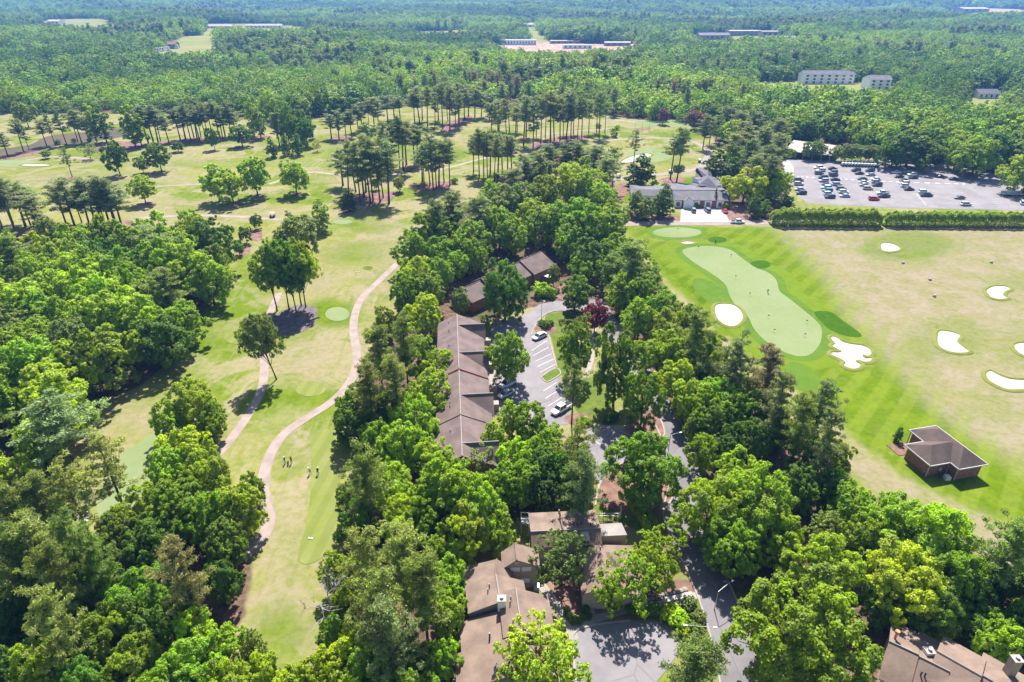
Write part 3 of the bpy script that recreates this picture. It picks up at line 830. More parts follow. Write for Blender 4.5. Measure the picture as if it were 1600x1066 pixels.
def chimney(root, p, w, h, mat, cap=True):
    mb = MB(); mb.box((p[0], p[1], p[2] + h / 2), (w, w * .9, h))
    c = mb.build('chimney', mat, root)
    if cap:
        k = MB(); k.box((p[0], p[1], p[2] + h + .06), (w * 1.15, w * 1.05, .12)); k.tube([(p[0], p[1], p[2] + h + .12), (p[0], p[1], p[2] + h + .4)], [w * .22, w * .22], 8)
        k.build('chimney_cap', M['siding_pale'], c)
    return c
def vents(root, lst, r=0.09, h=0.55):
    for p in lst:
        mb = MB(); mb.tube([(p[0], p[1], p[2] - .2), (p[0], p[1], p[2] + h)], [r, r], 7)
        mb.build('vent_pipe', M['dark_metal'], root)

# --- long brick row house with cross gables
rowroot = empty('row_house', (*G(722, 620), 0))
o0 = Vector((rowroot.location.x, rowroot.location.y, 0))
def rel(p): return (p[0] - o0.x, p[1] - o0.y)
ZR, ZE = 8.2, 5.2
Ra, Rb = Vector((*rel(G(722, 712, ZR)), 0)), Vector((*rel(G(714, 492, ZR)), 0))
tt = (Rb - Ra).normalized(); nn = Vector((tt.y, -tt.x, 0)); LL = (Rb - Ra).length
lw = 5.2; rw = 6.6
cuts = [0.0, 0.22, 0.52, 0.82, 1.0]
steps = [0.0, 0.18, 0.5, 0.25]
for k in range(4):
    A_, B_ = Ra + tt * LL * cuts[k], Ra + tt * LL * cuts[k + 1]
    if k: A_ = A_ + tt * 0.06
    dz = steps[k]
    gable(rowroot, A_, B_ - tt * 0.06, lw, rw, ZE + dz, ZR + dz, M['roof_row'], M['brick'], over=0.0 if k else 0.1, zl=ZE + dz + .4, ridge='pale')
    # cross gable on the parking side, ridge towards the right
    ln = (B_ - A_).length
    mid = A_ + tt * ln * (0.42 if k else .3)
    hw = min(4.2, ln * 0.28)
    zt = ZR + dz - 0.25
    e0 = mid + nn * (rw + 0.55)
    slab(rowroot, [Vector((mid.x, mid.y, zt)), Vector((e0.x, e0.y, zt)), (*(e0 - tt * hw)[:2], ZE + dz - .35)], 0.14, M['roof_row'])
    slab(rowroot, [Vector((mid.x, mid.y, zt + .02)), Vector((e0.x, e0.y, zt + .02)), (*(e0 + tt * hw)[:2], ZE + dz - .35)], 0.14, M['roof_row'])
    cap = MB(); cap.tube([(mid.x, mid.y, zt + .08), (e0.x, e0.y, zt + .08)], [.16, .16], 5); cap.build('ridge_cap', M['trim'], rowroot)
    gw = MB(); f0 = mid + nn * (rw + 0.12)
    gw.poly([(*(f0 - tt * hw * .92)[:2], 0), (*(f0 + tt * hw * .92)[:2], 0), (*(f0 + tt * hw * .92)[:2], ZE + dz - .45), (f0.x, f0.y, zt - .25), (*(f0 - tt * hw * .92)[:2], ZE + dz - .45)])
    gw.build('gable_wall', M['siding_pale'] if k % 2 else M['brick'], rowroot)
    for s in (-1, 1):
        window(rowroot, (f0 + tt * s * hw * .45 + nn * .03 + Vector((0, 0, 3.9)))[:], nn, 1.0, 1.3)
        window(rowroot, (f0 + tt * s * hw * .45 + nn * .03 + Vector((0, 0, 1.5)))[:], nn, 1.0, 1.4)
    # patio screen and step box at the entry
    for s in (-.5, .5):
        pb = MB(); q_ = f0 + tt * s * ln * .62 + nn * 1.0
        pb.box((q_.x, q_.y, 1.0), (1.9, 1.6, 2.0), 0, math.atan2(nn.y, nn.x)); pb.build('patio_screen', M['siding'], rowroot)
    vents(rowroot, [(A_ + tt * ln * f_ - nn * 2.2)[:2] + (ZR + dz - 1.1,) if False else (*(A_ + tt * ln * f_ - nn * 2.2)[:2], ZR + dz - 1.1) for f_ in (.25, .32, .7)])
# brick fire wall rising between two roofs
A_ = Ra + tt * LL * cuts[2]
fw = MB()
zt = ZR + steps[2]
prof = [(-lw - .1, ZE + .55), (0, zt + .02), (rw + .1, ZE + .4)]
for s in (0.0,):
    p = [A_ + nn * a_ for a_, _ in prof]
    fw.mesh([(*(p[i] - tt * .12)[:2], prof[i][1] + .0) for i in range(3)] + [(*(p[i] - tt * .12)[:2], prof[i][1] - 1.2) for i in range(3)] + [(*(p[i] + tt * .03)[:2], prof[i][1]) for i in range(3)],
            [(0, 1, 4, 3), (1, 2, 5, 4), (0, 6, 7, 1), (1, 7, 8, 2)])
fw.build('fire_wall', simple('red_brick_trim', (0.30, 0.085, 0.06), .9, .2, 2), rowroot)
tag(rowroot, 'long row house with brown shingled roof and four cross gables beside the parking court', 'house')

# --- smaller brick house behind
hr = empty('brick_house', (*G(800, 440), 0)); o0 = hr.location.copy()
a_, b_ = rel(G(752, 433, 7.2)), rel(G(845, 394, 7.2))
A_, B_ = Vector((*a_, 0)), Vector((*b_, 0)); t_ = (B_ - A_).normalized(); n_ = Vector((t_.y, -t_.x, 0)); l_ = (B_ - A_).length
gable(hr, A_, A_ + t_ * l_ * .62, 4.6, 5.4, 4.2, 6.9, M['roof_row'], M['brick'], over=.25)
gable(hr, A_ + t_ * l_ * .63, B_, 4.6, 6.2, 4.4, 7.4, M['roof_row'], M['brick'], over=.25)
A2 = A_ - t_ * 9
gable(hr, A2, A_ - t_ * .3, 4.4, 5.2, 3.6, 6.2, M['roof_row'], M['brick'], over=.2)
for f_ in (.2, .5, .75, .92):
    c_ = A_ + t_ * l_ * f_ + n_ * ((5.4 if f_ < .62 else 6.2) + .03)
    window(hr, (c_.x, c_.y, 2.0), n_, 1.3, 1.5)
pc = MB(); c_ = A_ + t_ * l_ * .8 + n_ * 8.0
pc.box((c_.x, c_.y, 2.7), (2.6, 2.2, .18), 0, math.atan2(n_.y, n_.x))
for s in (-1, 1): pc.tube([(c_ + t_ * s * .9)[:2] + (0,) if False else (*(c_ + t_ * s * .9)[:2], 0), (*(c_ + t_ * s * .9)[:2], 2.6)], [.09, .09], 6)
pc.build('porch', M['white_paint'], hr)
vents(hr, [(*(A_ + t_ * l_ * .3 + n_ * 1.5)[:2], 6.0)])
tag(hr, 'brown-roofed brick house half hidden by a dark tree beyond the curving drive', 'house')

# --- hip-roofed brick building on the practice lawn
br = empty('brick_building', (*G(1475, 735), 0)); o0 = br.location.copy()
ze = 3.3
def q3(u, v, z): x, y = G(u, v, z); return Vector((x - o0.x, y - o0.y, z))
cA, cB, cC, cD = q3(1424, 674, ze), q3(1463, 665, ze), q3(1544, 725.5, ze), q3(1500, 735, ze)
cE, cF, cG, cH = q3(1480.5, 720, ze), q3(1458, 731, ze), q3(1417, 698, ze), q3(1438, 687, ze)
# square the plan up: long axis along B-C
ux = (cC - cB); ux.z = 0; ux = ux.normalized(); uy = Vector((-ux.y, ux.x, 0))
if (cA - cB).dot(uy) < 0: uy = -uy
def loc(p): d_ = p - cB; return d_.dot(ux), d_.dot(uy)
Lm = (cC - cB).dot(ux); Wm = ((cA - cB).dot(uy) + (cD - cB).dot(uy)) / 2
x0w, x1w = (loc(cH)[0] + loc(cG)[0]) / 2, (loc(cE)[0] + loc(cF)[0]) / 2
Ww = (loc(cG)[1] + loc(cF)[1]) / 2
print('brick plan', Lm, Wm, x0w, x1w, Ww)
def wp(a, b, z): p = cB + ux * a + uy * b; return (p.x, p.y, z)
zr = 5.6
rf = []
r0, r1 = wp(Wm / 2, Wm / 2, zr), wp(Lm - Wm / 2, Wm / 2, zr)
c0, c1, c2, c3 = wp(0, 0, ze), wp(Lm, 0, ze), wp(Lm, Wm, ze), wp(0, Wm, ze)
planes = [[c0, c1, r1, r0], [c1, c2, r1], [c2, c3, r0, r1], [c3, c0, r0]]
for pl in planes: slab(br, pl, .15, M['roof_dark'])
hwid = (x1w - x0w) / 2; zw = zr - .25; xm = (x0w + x1w) / 2
slab(br, [wp(xm, Wm / 2, zw), wp(xm, Ww - hwid * .75, zw), wp(x1w, Ww, ze), wp(x1w, Wm - .2, ze)], .15, M['roof_dark'])
slab(br, [wp(xm, Wm / 2, zw), wp(xm, Ww - hwid * .75, zw), wp(x0w, Ww, ze), wp(x0w, Wm - .2, ze)], .15, M['roof_dark'])
slab(br, [wp(xm, Ww - hwid * .75, zw), wp(x0w, Ww, ze), wp(x1w, Ww, ze)], .15, M['roof_dark'])
fa = MB()      # white fascia all the way round
ring = [(0, 0), (Lm, 0), (Lm, Wm), (x1w, Wm), (x1w, Ww), (x0w, Ww), (x0w, Wm), (0, Wm)]
for i in range(8):
    p_, q_ = Vector(wp(*ring[i], ze - .1)), Vector(wp(*ring[(i + 1) % 8], ze - .1))
    d_ = q_ - p_; c_ = (p_ + q_) / 2
    fa.box((c_.x, c_.y, ze - .1), (d_.length + .1, .16, .24), 0, math.atan2(d_.y, d_.x))
fa.build('fascia', M['white_paint'], br)
ov = .55
wl_ = MB()
rg2 = [(ov, ov), (Lm - ov, ov), (Lm - ov, Wm - ov), (x1w - ov, Wm - ov), (x1w - ov, Ww - ov), (x0w + ov, Ww - ov), (x0w + ov, Wm - ov), (ov, Wm - ov)]
for i in range(8):
    p_, q_ = rg2[i], rg2[(i + 1) % 8]
    wl_.poly([wp(*p_, 0), wp(*q_, 0), wp(*q_, ze - .15), wp(*p_, ze - .15)])
wl_.build('wall', M['brick'], br)
so = MB(); so.poly([wp(*p_, ze - .16) for p_ in rg2]); so.build('soffit', M['white_paint'], br)
for p_ in ((x1w - ov, Ww - ov), (x1w - ov + .1, Wm - ov), (Lm - ov, Wm - ov), (x0w + ov, Ww - ov)):
    dp = MB(); c_ = wp(p_[0] + .02, p_[1] + .02, 0); dp.tube([(c_[0], c_[1], 0), (c_[0], c_[1], ze - .2)], [.09, .09], 6); dp.build('downpipe', M['white_paint'], br)
acu = MB(); c_ = wp(x1w + 1.0, Wm + .6, 0); acu.box((c_[0], c_[1], .45), (1.0, 1.0, .9)); acu.tube([(c_[0], c_[1], .9), (c_[0], c_[1], .98)], [.4, .36], 10); acu.build('air_unit', M['cart_white'], br)
mt = MB(); c_ = wp(x1w - ov + .15, Wm + 1.4, 1.6); mt.box(c_, (.5, .3, .7)); mt.build('meter_box', M['steel'], br)
dd = MB(); c_ = wp(x0w + ov - .05, (Wm + Ww) / 2, 1.05); dd.box(c_, (.1, 1.0, 2.1), 0, math.atan2(ux.y, ux.x)); dd.build('door', M['white_paint'], br)
pat = MB(); c_ = wp(x0w - 2.2, Ww - 2.2, .06); pat.box(c_, (3.6, 4.2, .12), 0, math.atan2(ux.y, ux.x)); pat.build('patio', M['mulch'], br)
pl_ = MB(); c_ = wp(.3, Wm - .3, 0); pl_.tube([(c_[0], c_[1], 0), (c_[0], c_[1], ze - .2)], [.12, .12], 8); pl_.build('porch_post', M['white_paint'], br)
tag(br, 'dark red brick building with hipped brown roof and white fascia on the practice lawn', 'building')
plant_later = [('brick_shrub', wp(-.6, Wm + 1.5, 0), o0.copy())]

# --- tan condominiums
def condo(name, base_px, label):
    r = empty(name, (*G(*base_px), 0)); r['_o'] = 0
    del r['_o']
    tag(r, label, 'house')
    return r, Vector((r.location.x, r.location.y, 0))
def gpx(root, oo, r0, r1, lx, rx, ze, zr, roof=None, wall=None, **kw):
    """ridge between two pixels; lx, rx: eave pixels left / right at mid length"""
    A_ = Vector((*G(*r0, zr), 0)) - oo; B_ = Vector((*G(*r1, zr), 0)) - oo
    A_.z = B_.z = 0
    t_ = (B_ - A_).normalized(); n_ = Vector((t_.y, -t_.x, 0))
    zl = kw.get('zl') if kw.get('zl') is not None else ze
    pl = Vector((*G(*lx, zl), 0)) - oo; pr = Vector((*G(*rx, ze), 0)) - oo
    wl = max(.8, -(pl - A_).dot(n_)); wr = max(.8, (pr - A_).dot(n_))
    ro, wa = gable(root, A_, B_, wl - .3, wr - .3, ze, zr, roof or M['roof_brown'], wall or M['siding'], over=.3, **kw)
    return A_, B_, t_, n_, wl, wr
c1, oo = condo('condominium', (810, 930), 'tan condominium with stepped brown roofs, a gable with windows and a white chimney')
A_, B_, t_, n_, wl, wr = gpx(c1, oo, (807, 873), (805, 851), (783, 868), (842, 869), 5.3, 6.9)
for dx, zz_, bl in ((-.9, 4.5, True), (.9, 4.5, True), (.7, 1.9, True)):
    c_ = A_ - t_ * .03 + n_ * ((wr - wl) / 2 + dx); window(c1, (c_.x, c_.y, zz_), -t_, 1.5, .95, bl)
lv_ = MB(); c_ = A_ - t_ * .04; lv_.box((c_.x, c_.y, 6.0), (.6, .08, .5), 0, math.atan2(n_.y, n_.x)); lv_.build('louvre', M['steel'], c1)
gpx(c1, oo, (772, 912), (776, 876), (724, 898), (802, 898), 4.4, 6.2, zl=4.2)
A_, B_, t_, n_, wl, wr = gpx(c1, oo, (781, 938), (775, 900), (728, 930), (822, 925), 4.6, 6.6, zl=5.0, wall=M['siding_pale'], ridge='pale')
vents(c1, [(*(A_ + t_ * 3 - n_ * 1.2)[:2], 6.2), (*(A_ + t_ * 2.2 - n_ * 1.5)[:2], 6.1)])
A_, B_, t_, n_, wl, wr = gpx(c1, oo, (815, 985), (806, 921), (782, 960), (862, 958), 4.4, 6.8, zl=6.0, ridge='pale')
vents(c1, [(*(B_ - t_ * 1.4 - n_ * .9)[:2], 6.6), (*(B_ - t_ * 2.2 - n_ * 1.1)[:2], 6.6), (*(B_ - t_ * 5.2 - n_ * 1.0)[:2], 6.6)])
p_ = Vector((*G(784, 950, 5.4), 0)) - oo
chimney(c1, (p_.x, p_.y, 4.0), 1.15, 3.4, M['white_wall'])
A_, B_, t_, n_, wl, wr = gpx(c1, oo, (790, 1010), (782, 956), (718, 985), (800, 990), 4.2, 5.3, zl=3.8)
vents(c1, [(*(A_ + t_ * 2.0 - n_ * 2.0)[:2], 5.0)], .13, .8)
A_, B_, t_, n_, wl, wr = gpx(c1, oo, (800, 1052), (795, 1000), (712, 1032), (868, 1030), 4.0, 6.0, zl=3.6, wall=M['siding_pale'])
for s in (-2.8, -1.0, 1.2, 3.2):
    c_ = A_ + n_ * s - t_ * .0; window(c1, (c_.x, c_.y, 1.7), -t_, 1.5, 2.0)
pr_ = MB(); c_ = Vector((*G(742, 1070, 0), 0)) - oo
for s in range(7): pr_.box((c_.x - 3 + s * 1.0, c_.y, .55), (.08, .08, 1.1))
pr_.box((c_.x, c_.y, 1.12), (6.2, .1, .08)); pr_.build('porch_rail', M['white_paint'], c1)

c2, oo = condo('condominium', (900, 855), 'tan condominium with long bright roof slope, flat dormer and pyramid-roofed wing')
A_, B_, t_, n_, wl, wr = gpx(c2, oo, (832, 831), (936, 826), (880, 799), (868, 853), 4.6, 6.0, zl=5.6, ridge='pale', wall=M['siding_pale'])
vents(c2, [(*(A_ + t_ * 7 - n_ * 1.2)[:2], 6.0), (*(A_ + t_ * 7.6 - n_ * 1.0)[:2], 6.0), (*(A_ + t_ * 8.3 - n_ * 1.2)[:2], 6.0), (*(A_ + t_ * 9.8 - n_ * .8)[:2], 6.0)], .1, .6)
vents(c2, [(*(A_ + t_ * 5 - n_ * 4.5)[:2], 5.8)], .12, .4)
fwm = MB(); c_ = A_ + t_ * 5.0 - n_ * 1.6; fwm.box((c_.x, c_.y, 6.2), (.18, 4.2, .7), 0, math.atan2(t_.y, t_.x)); fwm.build('fire_wall', M['roof_brown'], c2)
dm = MB(); c_ = A_ + t_ * 8.6 + n_ * 1.3; dm.box((c_.x, c_.y, 5.3), (1.3, 1.8, 1.1), 0, math.atan2(t_.y, t_.x)); dmo = dm.build('dormer', M['roof_pale'], c2)
window(c2, (*(c_ + n_ * .93)[:2], 5.35), n_, 1.0, .7)
# lower block with bright slope
a_ = [Vector((*G(u, v, z), z)) - oo for u, v, z in ((935, 819, 5.6), (971, 817, 5.6), (980, 836, 5.0), (938, 838, 5.0))]
slab(c2, a_, .2, M['roof_pale'])
wb = MB()
pp = [(p.x, p.y) for p in a_][::-1]
cx_, cy_ = sum(p[0] for p in pp) / 4, sum(p[1] for p in pp) / 4
wb.prism([(cx_ + (p[0] - cx_) * .95, cy_ + (p[1] - cy_) * .95) for p in pp], 0, 4.75); wb.build('wall', M['siding'], c2)
A_, B_, t_, n_, wl, wr = gpx(c2, oo, (944, 915), (936, 840), (905, 880), (992, 868), 3.6, 5.4, hipA=0.0, hipB=2.0)
gpx(c2, oo, (962, 898), (948, 846), (928, 878), (990, 880), 3.3, 5.7, hipA=4.0, hipB=2.5)
vents(c2, [(*(B_ - t_ * 2.5)[:2], 5.5)])
# deck and balcony at the near gable end
dk = MB(); c_ = Vector((*G(826, 812, 3), 0)) - oo; dk.box((c_.x - .6, c_.y + .2, 2.6), (1.5, 1.6, .15))
for i_ in (-1, 1):
    for j_ in (-1, 1): dk.box((c_.x - .6 + i_ * .7, c_.y + .2 + j_ * .75, 1.9), (.1, .1, 3.8))
dk.box((c_.x - .6, c_.y + .95, 3.7), (1.5, .08, .1)); dk.box((c_.x - .6, c_.y - .55, 3.7), (1.5, .08, .1)); dk.box((c_.x - 1.3, c_.y + .2, 3.7), (.08, 1.6, .1))
dk.build('balcony', M['white_paint'], c2)
fn = MB(); c_ = Vector((*G(952, 811, 0), 0)) - oo
for s in range(6): fn.box((c_.x - 1.9 + s * .75, c_.y, .7), (.1, .1, 1.4))
fn.box((c_.x, c_.y, 1.35), (4.0, .12, .1)); fn.box((c_.x, c_.y, .8), (4.0, .12, .08)); fn.box((c_.x + 1.95, c_.y, 1.6), (.18, .18, 3.2)); fn.build('screen_fence', M['white_paint'], c2)

c3, oo = condo('condominium', (1490, 1060), 'tan condominium with stepped roofs and two chimneys behind the largest round tree')
A_, B_, t_, n_, wl, wr = gpx(c3, oo, (1393, 1004), (1432, 1022), (1405, 975), (1375, 1060), 4.2, 6.6, zl=5.4, ridge='pale')
A_, B_, t_, n_, wl, wr = gpx(c3, oo, (1432, 1024), (1480, 1048), (1465, 1000), (1430, 1090), 4.0, 6.4, zl=5.4, ridge='pale', wall=M['white_wall'])
A_, B_, t_, n_, wl, wr = gpx(c3, oo, (1468, 1020), (1530, 1055), (1515, 1015), (1480, 1080), 5.4, 7.0, zl=6.0, ridge='pale', wall=M['white_wall'])
A_, B_, t_, n_, wl, wr = gpx(c3, oo, (1530, 1052), (1592, 1088), (1575, 1040), (1540, 1110), 4.6, 6.4, zl=5.4, ridge='pale', wall=M['white_wall'])
for (u, v), h_, mt_ in (((1446, 1030), 2.2, M['white_wall']), ((1572, 1058), 4.2, M['siding'])):
    p_ = Vector((*G(u, v, 4.8), 0)) - oo; chimney(c3, (p_.x, p_.y, 4.4), 1.1, h_, mt_)
tc_ = MB(); p_ = Vector((*G(1397, 1000, 6), 0)) - oo; tc_.tube([(p_.x, p_.y, 5.6), (p_.x, p_.y, 7.4), (p_.x, p_.y, 7.5), (p_.x, p_.y, 7.9)], [.16, .16, .34, .3], 8); tc_.build('flue', simple('terracotta', (.5, .2, .1), .8, .1), c3)
for u, v in ((1408, 1022), (1420, 1030), (1492, 1040), (1500, 1042), (1508, 1046), (1440, 1052), (1446, 1054)):
    p_ = Vector((*G(u, v, 5.8), 0)) - oo; vents(c3, [(p_.x, p_.y, 5.5)], .1, .7)

# --- clubhouse
cl, oo = condo('clubhouse', (1090, 318), 'white and brick clubhouse with grey hipped roofs beside the pale forecourt')
cl['category'] = 'clubhouse'
A_, B_, t_, n_, wl, wr = gpx(cl, oo, (1052, 297), (1135, 298), (1090, 287), (1095, 313), 3.4, 5.6, M['roof_grey'], M['white_wall'])
for i in range(9):
    c_ = A_ + t_ * ((B_ - A_).length * (i + .5) / 9) + n_ * (wr - .3 + .05)
    if i in (1, 4, 6):
        bp = MB(); bp.box((c_.x, c_.y, 1.6), (2.0, .16, 3.2), 0, math.atan2(t_.y, t_.x)); bp.build('brick_pier', M['brick'], cl)
    else: window(cl, (c_.x, c_.y, 1.5), n_, 1.5, 1.8)
c_ = B_ + n_ * (wr - .25) - t_ * 1.0; bp = MB(); bp.box((c_.x, c_.y, 1.6), (2.4, .3, 3.2), 0, math.atan2(t_.y, t_.x)); bp.build('brick_pier', M['brick'], cl)
pg_ = A_ + t_ * 5.5; gable(cl, (pg_ + n_ * (wr + 1.2))[:2], (pg_ + n_ * 1.5)[:2], 2.0, 2.0, 3.2, 4.8, M['roof_grey'], M['white_wall'], over=.2)
gpx(cl, oo, (987, 295), (1051, 297), (1020, 290), (1020, 306), 3.0, 4.6, M['roof_grey'], M['white_wall'], hipA=2.5)
gpx(cl, oo, (1106, 283), (1106, 270), (1083, 283), (1128, 283), 3.8, 8.0, M['roof_grey'], M['white_wall'], hipA=6.5, hipB=4.0)
gpx(cl, oo, (1093, 262), (1104, 262), (1098, 266.5), (1098, 284), 5.4, 8.2, M['roof_grey'], M['white_wall'], hipA=5.0, hipB=5.0)
gpx(cl, oo, (1090, 281), (1122, 281), (1105, 276), (1105, 290), 5.4, 6.3, M['roof_grey'], M['white_wall'])

# --- open-sided cart shelter by the car park
sh, oo = condo('cart_shelter', (1270, 248), 'long pale-roofed open shelter at the edge of the car park')
sh['category'] = 'shelter'
P4 = [Vector((*G(u, v, z), z)) - oo for u, v, z in ((1226, 236, 3.6), (1300, 243, 3.6), (1314, 228, 4.6), (1240, 219, 4.6))]
for p in P4: pass
slab(sh, P4, .25, M['roof_pale'])
tp = [P4[0].lerp(P4[1], f_) for f_ in (.03, .22, .42, .61, .8, .97)]
for p in tp:
    ps = MB(); ps.tube([(p.x, p.y + .4, 0), (p.x, p.y + .4, p.z - .2)], [.16, .16], 6); ps.build('post', M['white_paint'], sh)
bw = MB(); a_, b_ = P4[3], P4[2]; bw.poly([(a_.x, a_.y - .5, 0), (b_.x, b_.y - .5, 0), (b_.x, b_.y - .5, 4.3), (a_.x, a_.y - .5, 4.3)]); bw.build('back_wall', M['wood'], sh)

# --- apartments and far buildings
def block(name, label, x0, x1, v, depth, ze, zr, wall, roof, storeys=3, bays=6, cat='building', dark=None):
    """long building whose foot line runs along row v between columns x0 and x1"""
    a_, b_ = G(x0, v), G(x1, v)
    zt = float(terr((a_[0] + b_[0]) / 2, (a_[1] + b_[1]) / 2))
    if zt:                                     # on the rolling ground the same pixel is met a little nearer or farther
        a_, b_ = G(x0, v, zt), G(x1, v, zt)
    r = empty(name, ((a_[0] + b_[0]) / 2, a_[1], zt)); W_ = b_[0] - a_[0]
    gable(r, (-W_ / 2, depth / 2), (W_ / 2, depth / 2), depth / 2, depth / 2, ze, zr, roof, wall, over=.6, z0=-3)
    for i in range(bays):
        x = -W_ / 2 + W_ * (i + .5) / bays
        for s in range(storeys):
            z = ze * (s + .5) / storeys
            bw_, bh_ = W_ / bays * .34, ze / storeys * .5
            mb = MB(); mb.box((x, -.08, z), (bw_, .2, bh_)); w_ = mb.build('window', dark or M['glass'], r)
            fr = MB(); fr.box((x, -.15, z - bh_ * .5), (bw_ * 1.15, .5, .14)); fr.build('sill', M['white_paint'], w_)
    tag(r, label, cat)
    return r
ap = block('apartment_block', 'long white three-storey apartment block with dark balconies in the forest', 1254, 1333, 131, 14, 8.5, 11.5, M['white_wall'], M['roof_grey'], 3, 7)
for i in (0, 2, 4, 6):
    pass
ap2 = block('apartment_block', 'shorter white apartment block seen end-on among the forest trees', 1357, 1390, 140, 16, 8.5, 11.5, M['white_wall'], M['roof_grey'], 3, 3)
block('house', 'single grey roof showing among the trees beyond the car park', 1528, 1560, 154, 12, 4, 7, M['white_wall'], M['roof_grey'], 1, 4, 'house')
block('school_building', 'long tan school block with flat pale roof in the distant forest', 1140, 1190, 56, 30, 8, 8.6, M['siding_pale'], M['roof_pale'], 2, 8)
block('school_building', 'low tan school wing with grey roof in the distant forest', 1093, 1140, 62, 30, 7, 10, M['siding'], M['roof_grey'], 1, 6)
block('school_building', 'white end wing of the distant school', 1200, 1245, 66, 26, 7, 9, M['white_wall'], M['roof_grey'], 1, 5)
block('school_building', 'small tan gym block beside the distant school', 1190, 1215, 58, 24, 9, 9.6, M['siding_pale'], M['roof_pale'], 1, 3)
block('canopy_building', 'very long low white canopy building at the red construction site', 774, 838, 70, 16, 7, 7.8, M['white_wall'], M['roof_pale'], 1, 14)
block('site_building', 'low white shed on the red construction site', 880, 925, 76, 16, 5, 5.6, M['white_wall'], M['roof_pale'], 1, 6)
block('site_building', 'long grey slab building under construction on red earth', 860, 905, 68, 18, 4, 4.5, M['concrete'], M['roof_pale'], 1, 5)
block('site_building', 'tan shed at the end of the red construction site', 945, 985, 72, 14, 5, 6.5, M['siding_pale'], M['roof_pale'], 1, 4)
block('hall', 'white hall with shallow roof in the distant forest', 690, 722, 44.5, 20, 7, 10, M['white_wall'], M['roof_pale'], 1, 5)
block('farm_shed', 'white farm shed alone in the far left field', 74, 92, 38, 25, 6, 9, M['white_wall'], M['roof_pale'], 1, 3, 'shed')
block('farm_shed', 'long white poultry shed in the far field, standing apart', 324, 362, 45, 18, 5, 8, M['white_wall'], M['roof_pale'], 1, 8, 'shed')
block('farm_shed', 'longest white poultry shed in the far field', 384, 440, 44, 18, 5, 8, M['white_wall'], M['roof_pale'], 1, 9, 'shed')
block('farm_shed', 'lower white poultry shed in front of the longest one', 392, 432, 54, 16, 5, 8, M['white_wall'], M['roof_pale'], 1, 7, 'shed')
block('house', 'brown cabin at the edge of the clearing with parked trailers', 262, 275, 74, 12, 4, 7, M['siding'], M['roof_brown'], 1, 2, 'house')
for i, (u, v) in enumerate(((234, 80), (242, 79), (250, 78), (258, 77), (272, 74))):
    block('trailer', 'white trailer parked in the far clearing', u, u + 6, v, 3, 3, 3.4, M['white_wall'], M['roof_pale'], 1, 2, 'trailer')['group'] = 'trailers in the far clearing'
block('mill_building', 'long pale industrial roof on the far hillside clearing', 1505, 1545, 19, 60, 10, 14, M['siding_pale'], M['roof_pale'], 1, 4)
block('house', 'small white house among trees near the far fields', 128, 138, 60, 12, 5, 8, M['white_wall'], M['roof_grey'], 1, 2, 'house')
block('hall', 'white hall on the mown rise beyond the construction site', 818, 845, 43, 20, 6, 9, M['white_wall'], M['roof_pale'], 1, 4)
# ------------------------------------------------------------------ tree prototypes
def leaves_mesh(name, c, nrm, size, aspect, lv, mat, g):
    n = len(c)
    nrm = nrm / (np.linalg.norm(nrm, axis=1, keepdims=True) + 1e-9)
    a = g.normal(size=(n, 3))
    t = np.cross(nrm, a); t /= (np.linalg.norm(t, axis=1, keepdims=True) + 1e-9)
    b = np.cross(nrm, t)
    s = (size * g.uniform(0.65, 1.3, n))[:, None]
    v = np.empty((n, 4, 3))
    v[:, 0] = c + t * s; v[:, 1] = c + b * s * aspect + nrm * s * 0.12
    v[:, 2] = c - t * s; v[:, 3] = c - b * s * aspect + nrm * s * 0.12
    me = quad_mesh(name, v.reshape(-1, 3), np.arange(4 * n).reshape(n, 4))
    at = me.attributes.new('lv', 'FLOAT', 'FACE')
    at.data.foreach_set('value', lv.astype(np.float32))
    me.materials.append(mat)
    return me
def sphere_dirs(n, g):
    d = g.normal(size=(n, 3))
    return d / np.linalg.norm(d, axis=1, keepdims=True)
